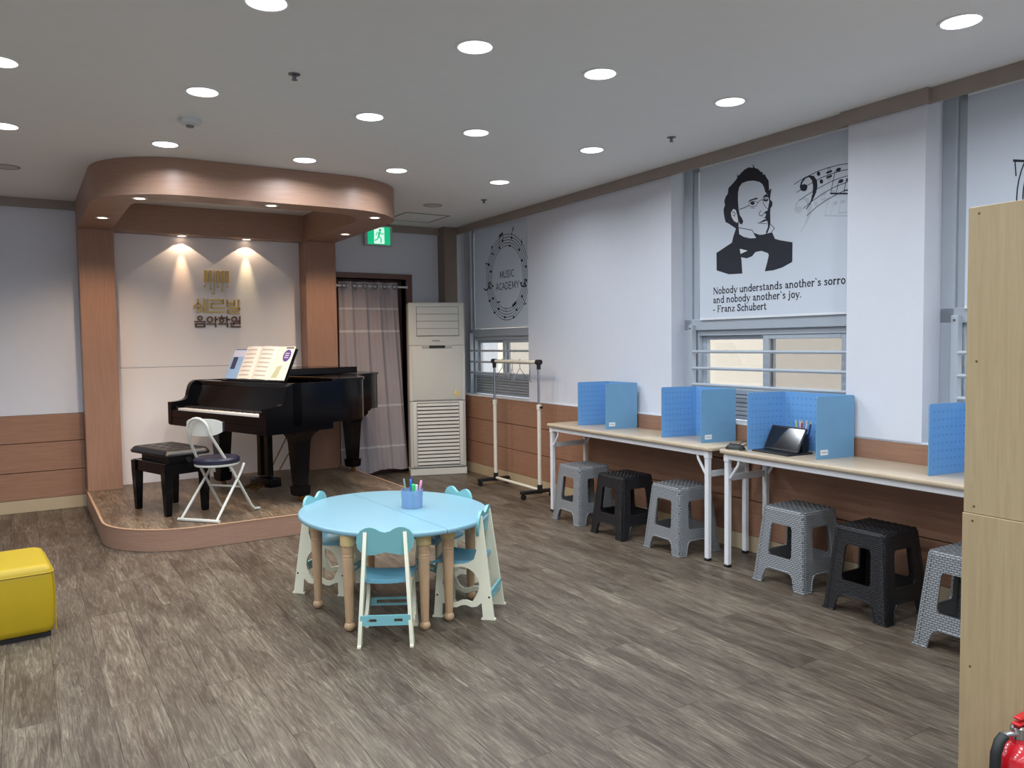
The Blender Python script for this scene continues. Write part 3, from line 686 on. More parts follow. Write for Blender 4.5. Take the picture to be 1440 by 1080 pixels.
backpad(-.158, .010, .672, .062, .150).obj('back_shell', FCW, fc); backpad(-.147, .028, .674, .058, .146).obj('back_pad', NAVY, fc)

# ================================================================== KIDS TABLE
TC = Vector((1.695, 3.955, 0)); TA = math.radians(3)      # local y = seam direction
TH = .505; TAa, TBb = .58, .49
def half_table(side, label):
    t = thing('half_round_table', label, 'table', TC, TA, 'blue half round children tables')
    pts = [(side*.0015, -TAa)]+[(side*(.0015+TBb*math.cos(a)), TAa*math.sin(a)) for a in [-PI/2+PI*i/40 for i in range(1, 40)]]+[(side*.0015, TAa)]
    def ins(k): return [(side*.0015 + (x-side*.0015)*(1-k/TBb), y*(1-k/TAa)) for x, y in pts]
    P().loft([[(x, y, z) for x, y in ins(k)] for z, k in ((TH-.024, .004), (TH-.019, 0), (TH-.007, 0), (TH-.001, .004), (TH, .009))]).obj('tabletop', BLUET, t, smooth=50)
    legs = ((-.080, -.485), (-.385, -.275), (-.383, .144), (-.080, .485)) if side < 0 else ((.080, -.445), (.350, -.222), (.375, .17), (.080, .475))
    for x, y in legs:
        lg = P().lathe([(.001, .024), (.017, .026), (.0195, .05), (.029, .355), (.0295, .363), (.0285, .366), (.030, .370), (.030, .378), (.0285, .381), (.030, .385), (.031, .43)], n=20).obj('leg', BEECH, t); lg.location = (x, y, 0)
        P().lathe([(.001, 0), (.016, .002), (.025, .012), (.027, .023), (.023, .035), (.016, .042)], n=20).obj('ball_foot', BEECH, lg)
        P().lathe([(.037, .425), (.038, .43), (.038, .478), (.044, .481)], n=20).obj('collar', BEECHC, lg)
half_table(-1, 'light blue half-round children table, the half nearer the piano'); half_table(1, 'light blue half-round children table, the half nearer the windows')

# chairs
def kid_chair():
    t = thing('kids_chair', '', 'chair', (0, 0, 0), 0, 'children chairs at the blue table')
    outer = [(-.172, 0), (-.170, .010), (-.112, .010), (-.108, 0), (-.104, .010), (-.112, .012), (-.108, .085)]
    outer = [(-.178, 0), (-.178, .008), (-.170, .010), (-.106, .52), (-.098, .532), (-.088, .52), (-.080, .40), (-.078, .345), (-.066, .305), (-.035, .285), (.10, .283), (.122, .275), (.130, .25), (.146, .010), (.154, .008), (.154, 0),
             (.098, 0), (.098, .008), (.104, .010), (.100, .075), (.075, .068), (.05, .055), (.025, .056), (0, .068), (-.025, .070), (-.055, .060), (-.08, .064), (-.106, .085), (-.112, .010), (-.104, .008), (-.104, 0)]
    hole = [(.005+.098*math.cos(a), .172+.092*math.sin(a)) for a in [PI*1.18-PI*1.36*i/18 for i in range(19)]]
    hole += [(.075, .096), (.05, .080), (.025, .081), (0, .092), (-.025, .094), (-.055, .085)]
    for s_ in (-1, 1):
        fn = lambda a, b, tt, s_=s_: (s_*(.121-.055*b+tt), a, b)
        pn_ = P().plate(outer, [hole], fn, -.008, .009).obj('side_panel', CREAM, t, smooth=30)
        for yy, zz in ((-.145, .115), (.128, .115)): P().tube([(s_*(.121-.055*zz+.0085), yy, zz), (s_*(.121-.055*zz+.0105), yy, zz)], .005, 10).obj('screw', BLACKM, pn_)
    vs = []; fs = []; nx, ny = 12, 10
    def seatpt(i, j, dz):
        a = -1+2*i/nx; b = j/ny; wv_ = .108+.020*b; y = -.105+.265*b
        z = .287+.010*abs(a)**3-.016*math.sin(PI*min(1, b*1.1))*(1-.3*abs(a)) - (.02*(b-.85)/.15 if b > .85 else 0) + dz
        return (a*wv_, y, z)
    rings = []
    for j in range(ny+1): rings.append([seatpt(i, j, .008) for i in range(nx+1)]+[seatpt(i, j, -.006) for i in reversed(range(nx+1))])
    P().loft(rings).obj('seat', BLUES, t, smooth=50)
    top = [(.135*math.sin(a)*.0, 0) for a in ()]
    half = [(0, .522), (.022, .527), (.045, .541), (.068, .548), (.092, .545), (.115, .532), (.131, .508), (.136, .478), (.130, .448), (.112, .424), (.085, .412), (.055, .413), (.028, .420), (0, .425)]
    o2 = half+[(-x, z) for x, z in reversed(half[1:-1])]
    P().plate(o2, [], lambda a, b, tt: (a, -.088-.10*(b-.42)+tt-.02*0+.05*a*a*0, b), -.004, .010).obj('backrest', TEAL, t, smooth=30)
    for y, z0, z1, wx in ((-.150, .098, .146, .116), (.132, .10, .14, .116)):
        r = rrect(-wx, wx, z0, z1, .004); hs = [rrect(x-.020, x+.020, (z0+z1)/2-.008, (z0+z1)/2+.008, .006) for x in (-.06, .06)] if y < 0 else [rrect(-.075, .075, (z0+z1)/2-.010, (z0+z1)/2+.010, .004)]
        P().plate(r, hs, lambda a, b, tt, y=y: (a, y+tt, b), -.006, .006).obj('cross_bar', TEAL, t, smooth=30)
    return t
kc = kid_chair()
def facing(fx, fy): return math.atan2(-fx, fy)
chairs = (((1.468, 3.505), (.489, .873), 'blue and cream children chair, its back to the viewer, in front of the round table'),
          ((1.48, 4.37), (.70, -.71), 'blue and cream children chair on the piano side of the blue table'),
          ((1.95, 3.595), (-.73, .69), 'blue and cream children chair seen from the side at the right of the blue table'),
          ((2.085, 4.10), (-.98, -.12), 'blue and cream children chair tucked in behind the blue table, only ears showing'))
for i, ((x, y), f_, lab) in enumerate(chairs):
    if i == 0: place(kc, (x, y, 0), facing(*f_)); kc['label'] = lab
    else: dup(kc, (x, y, 0), facing(*f_), lab)

# pen cup
CUPM = M('translucent_blue_plastic', (140, 174, 216), .25, vary=.12, scale=40, trans=.0, alpha=.6)
t = thing('pen_cup', 'translucent blue pen cup on the blue children table', 'cup', (1.80, 3.94, TH))
P().lathe([(.001, .002), (.055, .002), (.058, .10), (.060, .10), (.057, 0), (.001, 0)], n=32).obj('cup', CUPM, t)
PENS = [('green highlighter pen in the cup on children table', (60, 200, 110), .009, -.005, -.02, .13, .02, -.15), ('dark blue pen leaning back in the cup on children table', (40, 70, 150), .005, .005, .02, .16, .05, .1),
        ('pink marker leaning right in the cup on children table', (220, 150, 190), .006, .03, -.01, .145, .35, 0), ('grey green pencil leaning left in the cup on children table', (130, 160, 140), .0045, -.03, .0, .16, -.22, .05),
        ('blue capped marker upright in the cup on children table', (60, 120, 200), .007, .0, .01, .15, 0, .02), ('black pen in the cup on children table', (40, 42, 48), .005, .012, .0, .155, -.05, .12), ('white eraser pen in the cup on children table', (225, 226, 228), .007, .008, -.025, .125, .12, -.1)]
for k, (lab, c, r, x, y, L, lx, lyy) in enumerate(PENS):
    o = thing('pen', lab, 'pen', (1.80+x*.8, 3.94+y*.8, TH+.004), 0, 'pens in the blue cup'); o.rotation_euler = (-lyy*.6, lx*.6, 0)
    m = M('pen_colour_%d' % k, c, .35, vary=.03)
    P().tube([(0, 0, .0), (0, 0, L*.72)], r, 10).obj('barrel', m, o); P().tube([(0, 0, L*.72), (0, 0, L*.97), (0, 0, L)], [r*1.12, r*1.12, r*.6], 10).obj('cap', m, o)

# ================================================================== AIR CONDITIONER
ac = thing('standing_air_conditioner', 'tall ivory floor-standing air conditioner in the far corner', 'air conditioner', (3.765, 7.535, 0), math.radians(-19.3))
AWD = .300; AD = .225
P().box(-AWD, AWD, 0, AD, .075, 1.84, .018, 3).obj('body', ACW, ac); P().box(-AWD-.004, AWD+.004, -.006, AD, 0, .075, .006).obj('base', ACW, ac)
P().box(-.292, .292, -.003, .01, .062, .079).obj('base_gap', ACD, ac)
# upper outlet
g = P().box(-.215, .235, -.006, .004, 1.485, 1.795).obj('outlet_recess', ACD, ac)
for k in range(4): P().box(-.212, .232, -.012, -.002, 1.489+k*.0765, 1.489+k*.0765+.0735, .003).obj('outlet_flap', ACW, g)
P().box(-.30, .30, -.003, .01, 1.385, 1.388).obj('seam', ACD, ac); P().box(-.30, .30, -.003, .01, .795, .799).obj('seam', ACD, ac)
P().box(-.265, .262, -.010, .006, .806, 1.384, .006, 2).obj('front_panel', ACW, ac)
d = P().box(-.16, .16, -.014, -.006, 1.352, 1.388, .004).obj('control_strip', M('control_grey', (196, 196, 188), .4), ac)
P().box(-.085, .085, -.016, -.008, 1.355, 1.385, .003).obj('display', M('dark_display', (40, 42, 46), .2), d)
P().box(-.05, .03, -.0115, -.009, 1.432, 1.441).obj('maker_mark', M('mark_grey', (150, 152, 150), .4), ac)
P().plate(ell(.205, .868, .032, .034, 20), [], XZ(-.0102), 0, .0008).obj('round_sticker', M('yellow_sticker', (226, 204, 130), .6), ac)
P().plate(rrect(.182, .20, .87, .915, .002), [], XZ(-.0112), 0, .0006).obj('sticker_mark', M('sticker_cream', (236, 230, 200), .6), ac)
gr = P().box(-.222, .222, -.004, .004, .105, .775).obj('grille_recess', ACD, ac)
for k in range(17):
    z = .112+k*.0392
    P().plate([(-.004, z), (-.018, z+.004), (-.014, z+.030), (-.002, z+.028)], [], lambda a, b, t: (t, a, b), -.222, .222).obj('grille_slat', ACW, gr)
for sx in (-1, 1): P().box(sx*.25-.022, sx*.25+.022, -.014, .004, .10, .78, .006, 2).obj('grille_side', ACW, ac)

# ================================================================== CLOTHES RACK
rk = thing('clothes_rack', 'cream and chrome clothes rack on black castors by the window', 'clothes rack', W(6.37, 3.80, 0), -WA)
for s_ in (-1, 1):
    y = s_*.405
    po = P().tube([(0, y, .045), (0, y, .80)], .018, 14).obj('lower_post', WHITEP, rk)
    P().tube([(0, y, .80), (0, y, .845)], .023, 14).obj('post_collar', WHITEP, po); P().tube([(0, y, .82), (0, y+s_*.045, .82)], [.008, .012], 10).obj('clamp_knob', BLACKM, po)
    P().tube([(0, y, .84), (0, y, 1.205)], .0125, 12).obj('upper_post', CHROME, rk)
    P().tube([(0, y-.03, 1.225), (0, y+.03, 1.225)], .024, 14).obj('corner_joint', BLACKM, rk); P().tube([(0, y, 1.16), (0, y, 1.215)], .019, 12).obj('post_cap', BLACKM, rk)
    ft = P().box(-.20, .15, y-.022, y+.022, .045, .075, .006, 2); ft.tube([(0, y, .04), (0, y, .12)], .024, 12); fo = ft.obj('foot', BLACKM, rk)
    for x in (-.175, .125): P().tube([(x, y-.014, .022), (x, y+.014, .022)], .022, 14).obj('caster', BLACKM, fo)
P().tube([(0, -.40, 1.225), (0, .40, 1.225)], .017, 14).obj('top_rail', WHITEP, rk); P().tube([(0, -.40, .07), (0, .40, .07)], .014, 12).obj('bottom_rail', WHITEP, rk)
for k, (dy, tw, lab) in enumerate(((.25, .5, 'wire hanger at the far end of the clothes rack'), (.06, .25, 'wire hanger left of centre on the clothes rack'), (-.08, -.2, 'wire hanger right of centre on the clothes rack'), (-.26, .15, 'wire hanger at the near end of the clothes rack'))):
    h = thing('clothes_hanger', lab, 'hanger', W(6.37+dy, 3.80, 1.225), -WA+tw+.9, 'wire hangers on the rack')
    P().tube([(.020*math.cos(a), 0, .002+.020*math.sin(a)) for a in [-.5+i*.36 for i in range(11)]]+[(-.004, 0, -.022), (0, 0, -.06)], .0028, 6).obj('hook', WIRE, h)
    P().tube([(0, 0, -.06), (-.05, 0, -.085), (-.195, 0, -.165), (-.19, 0, -.175), (.19, 0, -.175), (.195, 0, -.165), (.05, 0, -.085), (0, 0, -.06)], .0028, 6).obj('wire', WIRE, h)

# ================================================================== DESKS
DZT = .73
def desk(u0, lab):
    t = thing('folding_desk', lab, 'desk', W(u0, 3.55, 0), -WA, 'long folding desks along the window wall')
    L = 1.89; D = .405
    P().loft([[(x, y, z) for x, y in rrect(i, D-i, i, L-i, .035, 5)] for z, i in ((DZT-.024, .003), (DZT-.021, 0), (DZT-.003, 0), (DZT, .003))]).obj('desktop', DESKT, t, smooth=50)
    P().box(.02, .04, .06, L-.06, DZT-.06, DZT-.024, .003).obj('rail', WHITEM, t); P().box(D-.04, D-.02, .06, L-.06, DZT-.06, DZT-.024, .003).obj('rail', WHITEM, t)
    for y, sg_ in ((.055, 1), (L-.055, -1)):
        for x in (.035, D-.035):
            lg = P().box(x-.0165, x+.0165, y-.0165, y+.0165, .014, DZT-.024, .004).obj('leg', WHITEM, t)
            P().box(x-.018, x+.018, y-.018, y+.018, 0, .016, .003).obj('foot_cap', BLACKM, lg); P().box(x-.02, x+.02, y-.02, y+.02, DZT-.075, DZT-.024, .004).obj('leg_socket', WHITEM, lg)
            P().tube([(x, y+sg_*.02, .555), (x, y+sg_*.085, .645), (x, y+sg_*.10, .70)], .009, 8).obj('folding_brace', WHITEM, t)
        P().box(.045, D-.045, y-.010, y+.010, .535, .575, .004).obj('cross_bar', WHITEM, t)
        P().box(.045, D-.045, y+sg_*.10-.008, y+sg_*.10+.008, .69, .705, .003).obj('brace_bar', WHITEM, t)
desk(3.59, 'long folding desk with pale wood top beside the clothes rack'); desk(1.64, 'long folding desk with pale wood top carrying the black tablet')

# dividers
def divider(u0, u1, v0, splay, lab, ulim=None):
    t = thing('desk_divider', lab, 'desk divider', W((u0+u1)/2, 3.945, DZT), -WA, 'blue folding desk dividers')
    h = .350; hw = (u1-u0)/2; d = 3.945-v0; th = .006
    def panel(a, b, inner_side, name, m):
        (x0, y0), (x1, y1) = a, b; L = math.hypot(x1-x0, y1-y0); ex, ey = (x1-x0)/L, (y1-y0)/L; nx, ny = -ey*inner_side, ex*inner_side
        fn = lambda p, q, tt: (x0+ex*p+nx*tt, y0+ey*p+ny*tt, q)
        o = P().plate(rrect(.002, L-.002, 0, h, .008), [], fn, -th/2, th/2).obj(name, m, t, smooth=30)
        dots = P(); n = max(3, int(L/.034)); k = 8
        for i in range(n):
            for j in range(k):
                cx = .02+(L-.04)*(i+.5)/n; cz_ = .02+(h-.04)*(j+.5)/k; r = .0065
                dots.add([fn(cx+r*math.cos(2*PI*q/8)*1.2, cz_+r*math.sin(2*PI*q/8)*.9, th/2+.0004) for q in range(8)], [tuple(range(8))])
        skin = P().plate(rrect(.004, L-.004, .002, h-.002, .008), [], fn, th/2, th/2+.0003).obj('printed_face', DIVP, o, smooth=0); dots.obj('dot_pattern', DIVD, o, kind='stuff', smooth=0)
        return fn, o, L
    back = (0, hw), (0, -hw)
    panel((0, -hw), (0, hw), 1, 'back_panel', DIVB)
    panel((0, hw), (-d, hw+splay), 1, 'wing', DIVB)
    fn, o, L = panel((-d, -hw+splay*.8), (0, -hw), 1, 'wing', DIVB)
    P().plate(rrect(.03, .085, .022, .052, .003), [], fn, -th/2-.0008, -th/2-.0001).obj('name_sticker', STICK, o, smooth=0)
    p = P(); p.ribbon([(.037, .037), (.078, .037)], .003, fn, -th/2-.0012, -th/2-.0008); p.obj('sticker_line', GREYI, o, smooth=0)
divider(4.775, 5.13, 3.665, .045, 'blue folding desk divider at the far end, nearest the clothes rack')
divider(3.755, 4.13, 3.665, .045, 'blue folding desk divider standing second from the clothes rack')
divider(2.86, 3.35, 3.665, .045, 'blue folding desk divider behind the black tablet')
divider(1.70, 2.215, 3.66, .03, 'blue folding desk divider partly hidden by the tall wooden cabinet')

# tablet, mouse with cable, pencils
tb = thing('tablet', 'black tablet propped in its open folio cover on desk', 'tablet', W(3.20, 3.745, DZT), -WA+math.radians(-4))
P().box(-.10, .10, -.145, .145, .0005, .010, .003).obj('folio_base', BLACKM, tb)
fn = lambda a, b, tt: (-.01+b*math.sin(math.radians(28))+tt*math.cos(math.radians(28)), a, .012+b*math.cos(math.radians(28))-tt*math.sin(math.radians(28)))
P().plate(rrect(-.135, .135, 0, .155, .008), [], fn, -.004, .005).obj('tablet_body', BLACKM, tb); P().plate(rrect(-.125, .125, .012, .145, .003), [], fn, -.0048, -.004).obj('screen', M('dark_screen', (20, 22, 28), .12, vary=.02), tb)
P().plate([(.06, .010), (.085, .010), (.068, .13), (.062, .13)], [], lambda a, b, t: (a, t, b), -.10, .10).obj('folio_stand', BLACKM, tb)
ms = thing('computer_mouse', 'black mouse with looping cable lying left of the tablet on desk', 'mouse', W(3.462, 3.635, DZT), -WA+.5)
rings = []
for j in range(9):
    a = -1+2*j/8; wv_ = .034*math.sqrt(max(.02, 1-a*a*.92)); hh = .008+.026*math.sqrt(max(0, 1-a*a))
    rings.append([(wv_*math.cos(PI*k/8), a*.06, hh*math.sin(PI*k/8)+.001) for k in range(9)])
P().loft(rings).obj('shell', BLACKM, ms, smooth=70); P().tube([(-.004, .03, .033), (.004, .03, .033)], .006, 10).obj('wheel', METG, ms)
cb = [W(3.492, 3.69, DZT+.012), W(3.50, 3.73, DZT+.03), W(3.47, 3.74, DZT+.04), W(3.43, 3.70, DZT+.03), W(3.42, 3.63, DZT+.012), W(3.39, 3.60, DZT+.004), W(3.355, 3.62, DZT+.004)]
cb = [Vector(p) for p in cb]; cs_ = []
for i in range(len(cb)-1):
    p0, p1, p2, p3 = cb[max(i-1, 0)], cb[i], cb[i+1], cb[min(i+2, len(cb)-1)]
    for k in range(6):
        t_ = k/6; cs_.append(.5*((2*p1)+(p2-p0)*t_+(2*p0-5*p1+4*p2-p3)*t_**2+(3*p1-p0-3*p2+p3)*t_**3))
co = P().tube(cs_+[cb[-1]], .0025, 6).obj('cable', RUBBER, ms)
co.matrix_parent_inverse = Matrix.LocRotScale(ms.location, ms.rotation_euler, None).inverted()
hc = thing('pencil_holder', 'dark pencil holder hidden behind the tablet', 'pencil holder', W(3.175, 3.893, DZT), -WA)
P().lathe([(.001, .003), (.036, .003), (.037, .10), (.040, .10), (.038, 0), (.001, 0)], n=24).obj('cup', BLACKM, hc)
for k, (du, dv, lx, c, lab) in enumerate(((.026, 0, .28, (196, 190, 120), 'yellow pencil, leftmost behind the tablet'), (.014, .012, .16, (226, 206, 196), 'pale wood pencil second from left behind the tablet'), (.004, -.012, -.12, (190, 60, 80), 'red striped pencil in the middle behind the tablet'),
        (-.008, .008, -.20, (150, 40, 60), 'dark red pencil behind the tablet'), (-.016, -.008, -.3, (226, 226, 230), 'white pen behind the tablet'), (-.026, .004, -.42, (50, 60, 110), 'navy pen, rightmost behind the tablet'))):
    o = thing('pencil', lab, 'pencil', W(3.175+du*.8, 3.893+dv, DZT+.006), -WA, 'pencils behind the tablet'); o.rotation_euler = (-lx*.55, 0, -WA)
    m = M('pencil_colour_%d' % k, c, .4, vary=.03)
    P().tube([(0, 0, 0), (0, 0, .165)], .0055, 6).obj('shaft', m, o); P().tube([(0, 0, .165), (0, 0, .182)], [.0055, .001], 6).obj('tip', BEECHC, o)

# ================================================================== STOOLS
def stool(mat_):
    t = thing('plastic_stool', '', 'stool', (0, 0, 0), 0, 'woven plastic stools under the desks')
    H = .44; b0, b1 = .180, .140
    hw = lambda z: b0+(b1-b0)*z/H
    out = [(-1, 0), (-.70, 0), (-.64, .06), (-.60, .085), (-.50, .095), (.50, .095), (.60, .085), (.64, .06), (.70, 0), (1, 0), (1, 1), (-1, 1)]
    def shape(side):
        def fn(a, z, tt):
            w = hw(z); x, y = a*(w-.004), -w-tt
            for _ in range(side): x, y = -y, x
            return (x, y, z)
        o = [(-1, 0), (-.66, 0), (-.60, .065), (-.52, .088), (-.40, .094), (.40, .094), (.52, .088), (.60, .065), (.66, 0), (1, 0), (.97, H-.015), (.90, H-.004), (-.90, H-.004), (-.97, H-.015)]
        hole = [(-.52, .185), (-.46, .168), (.46, .168), (.52, .185), (.50, .335), (.44, .352), (-.44, .352), (-.50, .335)]
        return P().plate(o, [hole], fn, -.010, 0), fn
    for sd in range(4):
        p, fn = shape(sd); o = p.obj('side', mat_, t, smooth=0)
        e = P(); e.tube([fn(a, z, .0) for a, z in ((-.98, .003), (-.66, .003), (-.60, .065), (-.52, .088), (-.40, .094), (.40, .094), (.52, .088), (.60, .065), (.66, .003), (.98, .003))], .0045, 6)
        e.obj('edge_bead', mat_, o)
    for sx in (-1, 1):
        for sy in (-1, 1):
            rings = []
            for z in (0, .1, .2, .3, H-.012):
                w = hw(z)-.004; r = .020; c = []
                for k in range(5):
                    a = PI/2*k/4; c.append((sx*(w-r+(r+.006)*math.cos(a)), sy*(w-r+(r+.006)*math.sin(a)), z))
                c += [(sx*(w-r-.012), sy*(w-r+r*.4), z), (sx*(w-r+r*.4), sy*(w-r-.012), z)][:1]+[(sx*(w-r+r*.3), sy*(w-r-.012), z)]
                rings.append(c)
            lgp = P().loft(rings).obj('leg', mat_, t, smooth=60)
            P().loft([[(sx*(.160+a*.024), sy*(.160+b*.024), z) for a, b in ((-1, -1), (1, -1), (1, 1), (-1, 1))] for z in (0, .007)]).obj('foot', mat_, lgp, smooth=0)
    tp = P().loft([[(x, y, z) for x, y in rrect(-k, k, -k, k, .025, 4)] for z, k in ((H-.018, .143), (H-.004, .140), (H, .134))])
    tp.obj('top', mat_, t, smooth=60)
    rb = P()
    for i in range(15):
        for j in range(15):
            if (i+j) % 2: continue
            x, y = -.126+i*.018, -.126+j*.018
            rb.add([(x-.0125, y-.0045, H), (x+.0045, y-.0125, H), (x+.0125, y+.0045, H), (x-.0045, y+.0125, H), (x, y, H+.004)], [(0, 1, 4), (1, 2, 4), (2, 3, 4), (3, 0, 4)])
    rb.obj('woven_top_pattern', mat_, t, kind='stuff', smooth=0)
    P().box(-.165, .165, -.165, .165, .150, .158, .003).obj('inner_shelf', BLACKM, t) if False else None
    return t
gs, bs = stool(GREYST), stool(BLKST)
ug = 0; ubk = 0
for k, (u, v, c, rz, lab) in enumerate(((5.03, 3.615, 0, 0, 'grey woven plastic stool nearest the clothes rack'), (4.50, 3.60, 1, .02, 'black woven plastic stool between two grey ones under the far desk'), (3.965, 3.655, 0, -.02, 'grey woven plastic stool beside the two desk legs that meet'),
        (3.04, 3.705, 0, 0, 'grey woven plastic stool at the far end of the near desk'), (2.50, 3.635, 1, 0, 'black woven plastic stool under the near desk'), (1.95, 3.555, 0, 0, 'grey woven plastic stool partly hidden by the tall cabinet'))):
    src = bs if c else gs
    first = (c == 1 and ubk == 0) or (c == 0 and ug == 0)
    if c: ubk += 1
    else: ug += 1
    if first: place(src, W(u, v, 0), -WA+rz); src['label'] = lab
    else: dup(src, W(u, v, 0), -WA+rz, lab)

# ================================================================== ROLLER BLINDS WITH PRINT
VB = 4.105
def blind(ua, ub, zb, label):
    t = thing('roller_blind', label, 'roller blind', W((ua+ub)/2, VB, zb), -WA, 'printed roller blinds')
    c = (ua+ub)/2
    P().box(0, .0015, ua-c, ub-c, 0, 2.655-zb).obj('fabric', BLIND, t, smooth=0)
    P().box(-.004, .006, ua-c, ub-c, -.006, .008, .002).obj('bottom_bar', WHITEM, t); P().tube([(.012, ua-c, 2.645-zb), (.012, ub-c, 2.645-zb)], .018, 12).obj('roller', WHITEM, t)
    return t, (lambda u, z, tt, c=c, zb=zb: (-.0006-tt, u-c, z-zb))
# -- stroke lettering
SERIF = {}
def st_(x, y0, y1, w=.085): return [([(x, y0), (x, y1)], w), ([(x-.075, y0+.015), (x+.075, y0+.015)], .034), ([(x-.075, y1-.015), (x+.03, y1-.015)], .034)]
def arcs(cx, cy, rx, ry, a0, a1, w, n=12): return [([(cx+rx*math.cos(math.radians(a0+(a1-a0)*i/n)), cy+ry*math.sin(math.radians(a0+(a1-a0)*i/n))) for i in range(n+1)], w)]
SERIF.update({'N': (.70, st_(.11, 0, .70, .05)+st_(.58, 0, .70, .05)+[([(.11, .68), (.58, .02)], .09)]), 'o': (.50, arcs(.245, .235, .17, .215, 0, 360, .075, 18)), 'b': (.52, st_(.11, 0, .74)[:1]+[([(.035, .725), (.11, .725)], .034)]+arcs(.27, .235, .16, .215, 0, 360, .07, 18)),
    'd': (.53, st_(.40, 0, .74)+arcs(.235, .235, .16, .215, 0, 360, .07, 18)), 'y': (.49, [([(.07, .45), (.25, .02)], .085), ([(.43, .45), (.25, .02), (.17, -.17), (.06, -.19)], .05), ([(.0, .455), (.15, .455)], .034), ([(.35, .455), (.49, .455)], .034)]),
    'u': (.54, [([(.11, .45), (.11, .12), (.17, .03), (.26, .03), (.40, .12)], .075)]+st_(.41, 0, .47)+[([(.03, .455), (.11, .455)], .034)]), 'n': (.55, st_(.11, 0, .47)+[([(.12, .35), (.22, .44), (.32, .44), (.41, .34), (.41, .02)], .075), ([(.34, .015), (.49, .015)], .034)]),
    'e': (.46, [([(.07, .26), (.39, .26)], .05)]+arcs(.235, .235, .165, .215, 5, 318, .072, 16)), 'r': (.39, st_(.11, 0, .47)+[([(.12, .34), (.21, .44), (.34, .43)], .075)]), 's': (.41, [([(.32, .39), (.21, .445), (.11, .41), (.10, .33), (.21, .25), (.32, .17), (.30, .06), (.19, .02), (.07, .07)], .07)]),
    't': (.35, [([(.15, .62), (.15, .08), (.21, .025), (.31, .05)], .08), ([(.03, .45), (.30, .45)], .045)]), 'a': (.48, [([(.09, .37), (.19, .445), (.30, .42), (.33, .32), (.33, .06), (.43, .025)], .075), ([(.32, .27), (.15, .22), (.09, .12), (.15, .03), (.24, .04), (.32, .11)], .06)]),
    'h': (.55, st_(.11, 0, .74)+[([(.12, .35), (.22, .44), (.32, .44), (.41, .34), (.41, .02)], .075), ([(.34, .015), (.49, .015)], .034)]), 'w': (.74, [([(.06, .45), (.20, .03)], .08), ([(.20, .03), (.36, .45)], .045), ([(.36, .45), (.51, .03)], .08), ([(.51, .03), (.66, .45)], .045)]),
    'j': (.30, [([(.15, .45), (.15, -.08), (.10, -.17), (.01, -.18)], .08), ([(.07, .455), (.15, .455)], .034), ([(.15, .60), (.15, .66)], .09)]), '.': (.25, [([(.10, .03), (.10, .06)], .085)]), ',': (.25, [([(.11, .05), (.10, -.03), (.05, -.10)], .07)]), '`': (.25, [([(.06, .72), (.15, .58)], .06)]),
    '-': (.36, [([(.06, .23), (.28, .23)], .07)]), 'F': (.58, st_(.13, 0, .70)+[([(.13, .675), (.50, .675), (.50, .58)], .05), ([(.13, .37), (.40, .37)], .05)]), 'z': (.46, [([(.06, .43), (.38, .43)], .05), ([(.37, .42), (.07, .04)], .075), ([(.06, .03), (.40, .03), (.40, .11)], .05)]),
    'S': (.56, [([(.45, .58), (.42, .66), (.28, .68), (.13, .62), (.12, .48), (.28, .37), (.44, .24), (.42, .08), (.26, .02), (.10, .08), (.08, .18)], .085)]), 'c': (.44, arcs(.24, .235, .17, .215, 45, 318, .075, 14)), ' ': (.26, [])})
SANS = {'M': (.86, [([(.12, 0), (.17, .70), (.43, .10), (.69, .70), (.74, 0)], .06)]), 'U': (.70, [([(.10, .70), (.10, .20), (.20, .04), (.35, .0), (.50, .04), (.60, .20), (.60, .70)], .06)]), 'S': (.58, [([(.46, .62), (.34, .69), (.18, .67), (.11, .54), (.20, .40), (.38, .32), (.48, .18), (.40, .04), (.24, 0), (.08, .07)], .06)]),
    'I': (.30, [([(.15, 0), (.15, .70)], .06)]), 'C': (.62, [([(.54, .62), (.38, .69), (.20, .62), (.10, .42), (.10, .26), (.20, .07), (.38, 0), (.54, .07)], .06)]), 'A': (.64, [([(.05, 0), (.32, .70), (.59, 0)], .06), ([(.14, .23), (.50, .23)], .06)]), 'D': (.70, [([(.10, 0), (.10, .70), (.34, .68), (.55, .54), (.60, .35), (.55, .16), (.34, .02), (.10, 0)], .06)]),
    'E': (.56, [([(.48, .70), (.10, .70), (.10, 0), (.48, 0)], .06), ([(.10, .36), (.42, .36)], .06)]), 'Y': (.60, [([(.04, .70), (.30, .34), (.56, .70)], .06), ([(.30, .34), (.30, 0)], .06)])}
def text(p, font, s_, u, z, size, fn, width=None, bold=1.0):
    adv = sum(font[c][0] for c in s_); kx = (width/adv) if width else size
    x = 0
    for c in s_:
        a, strokes = font[c]
        for pts, w in strokes: p.ribbon([((u-(x+q[0])*kx), z+q[1]*size) for q in pts], w*size*bold, fn, 0, .0003)
        x += a
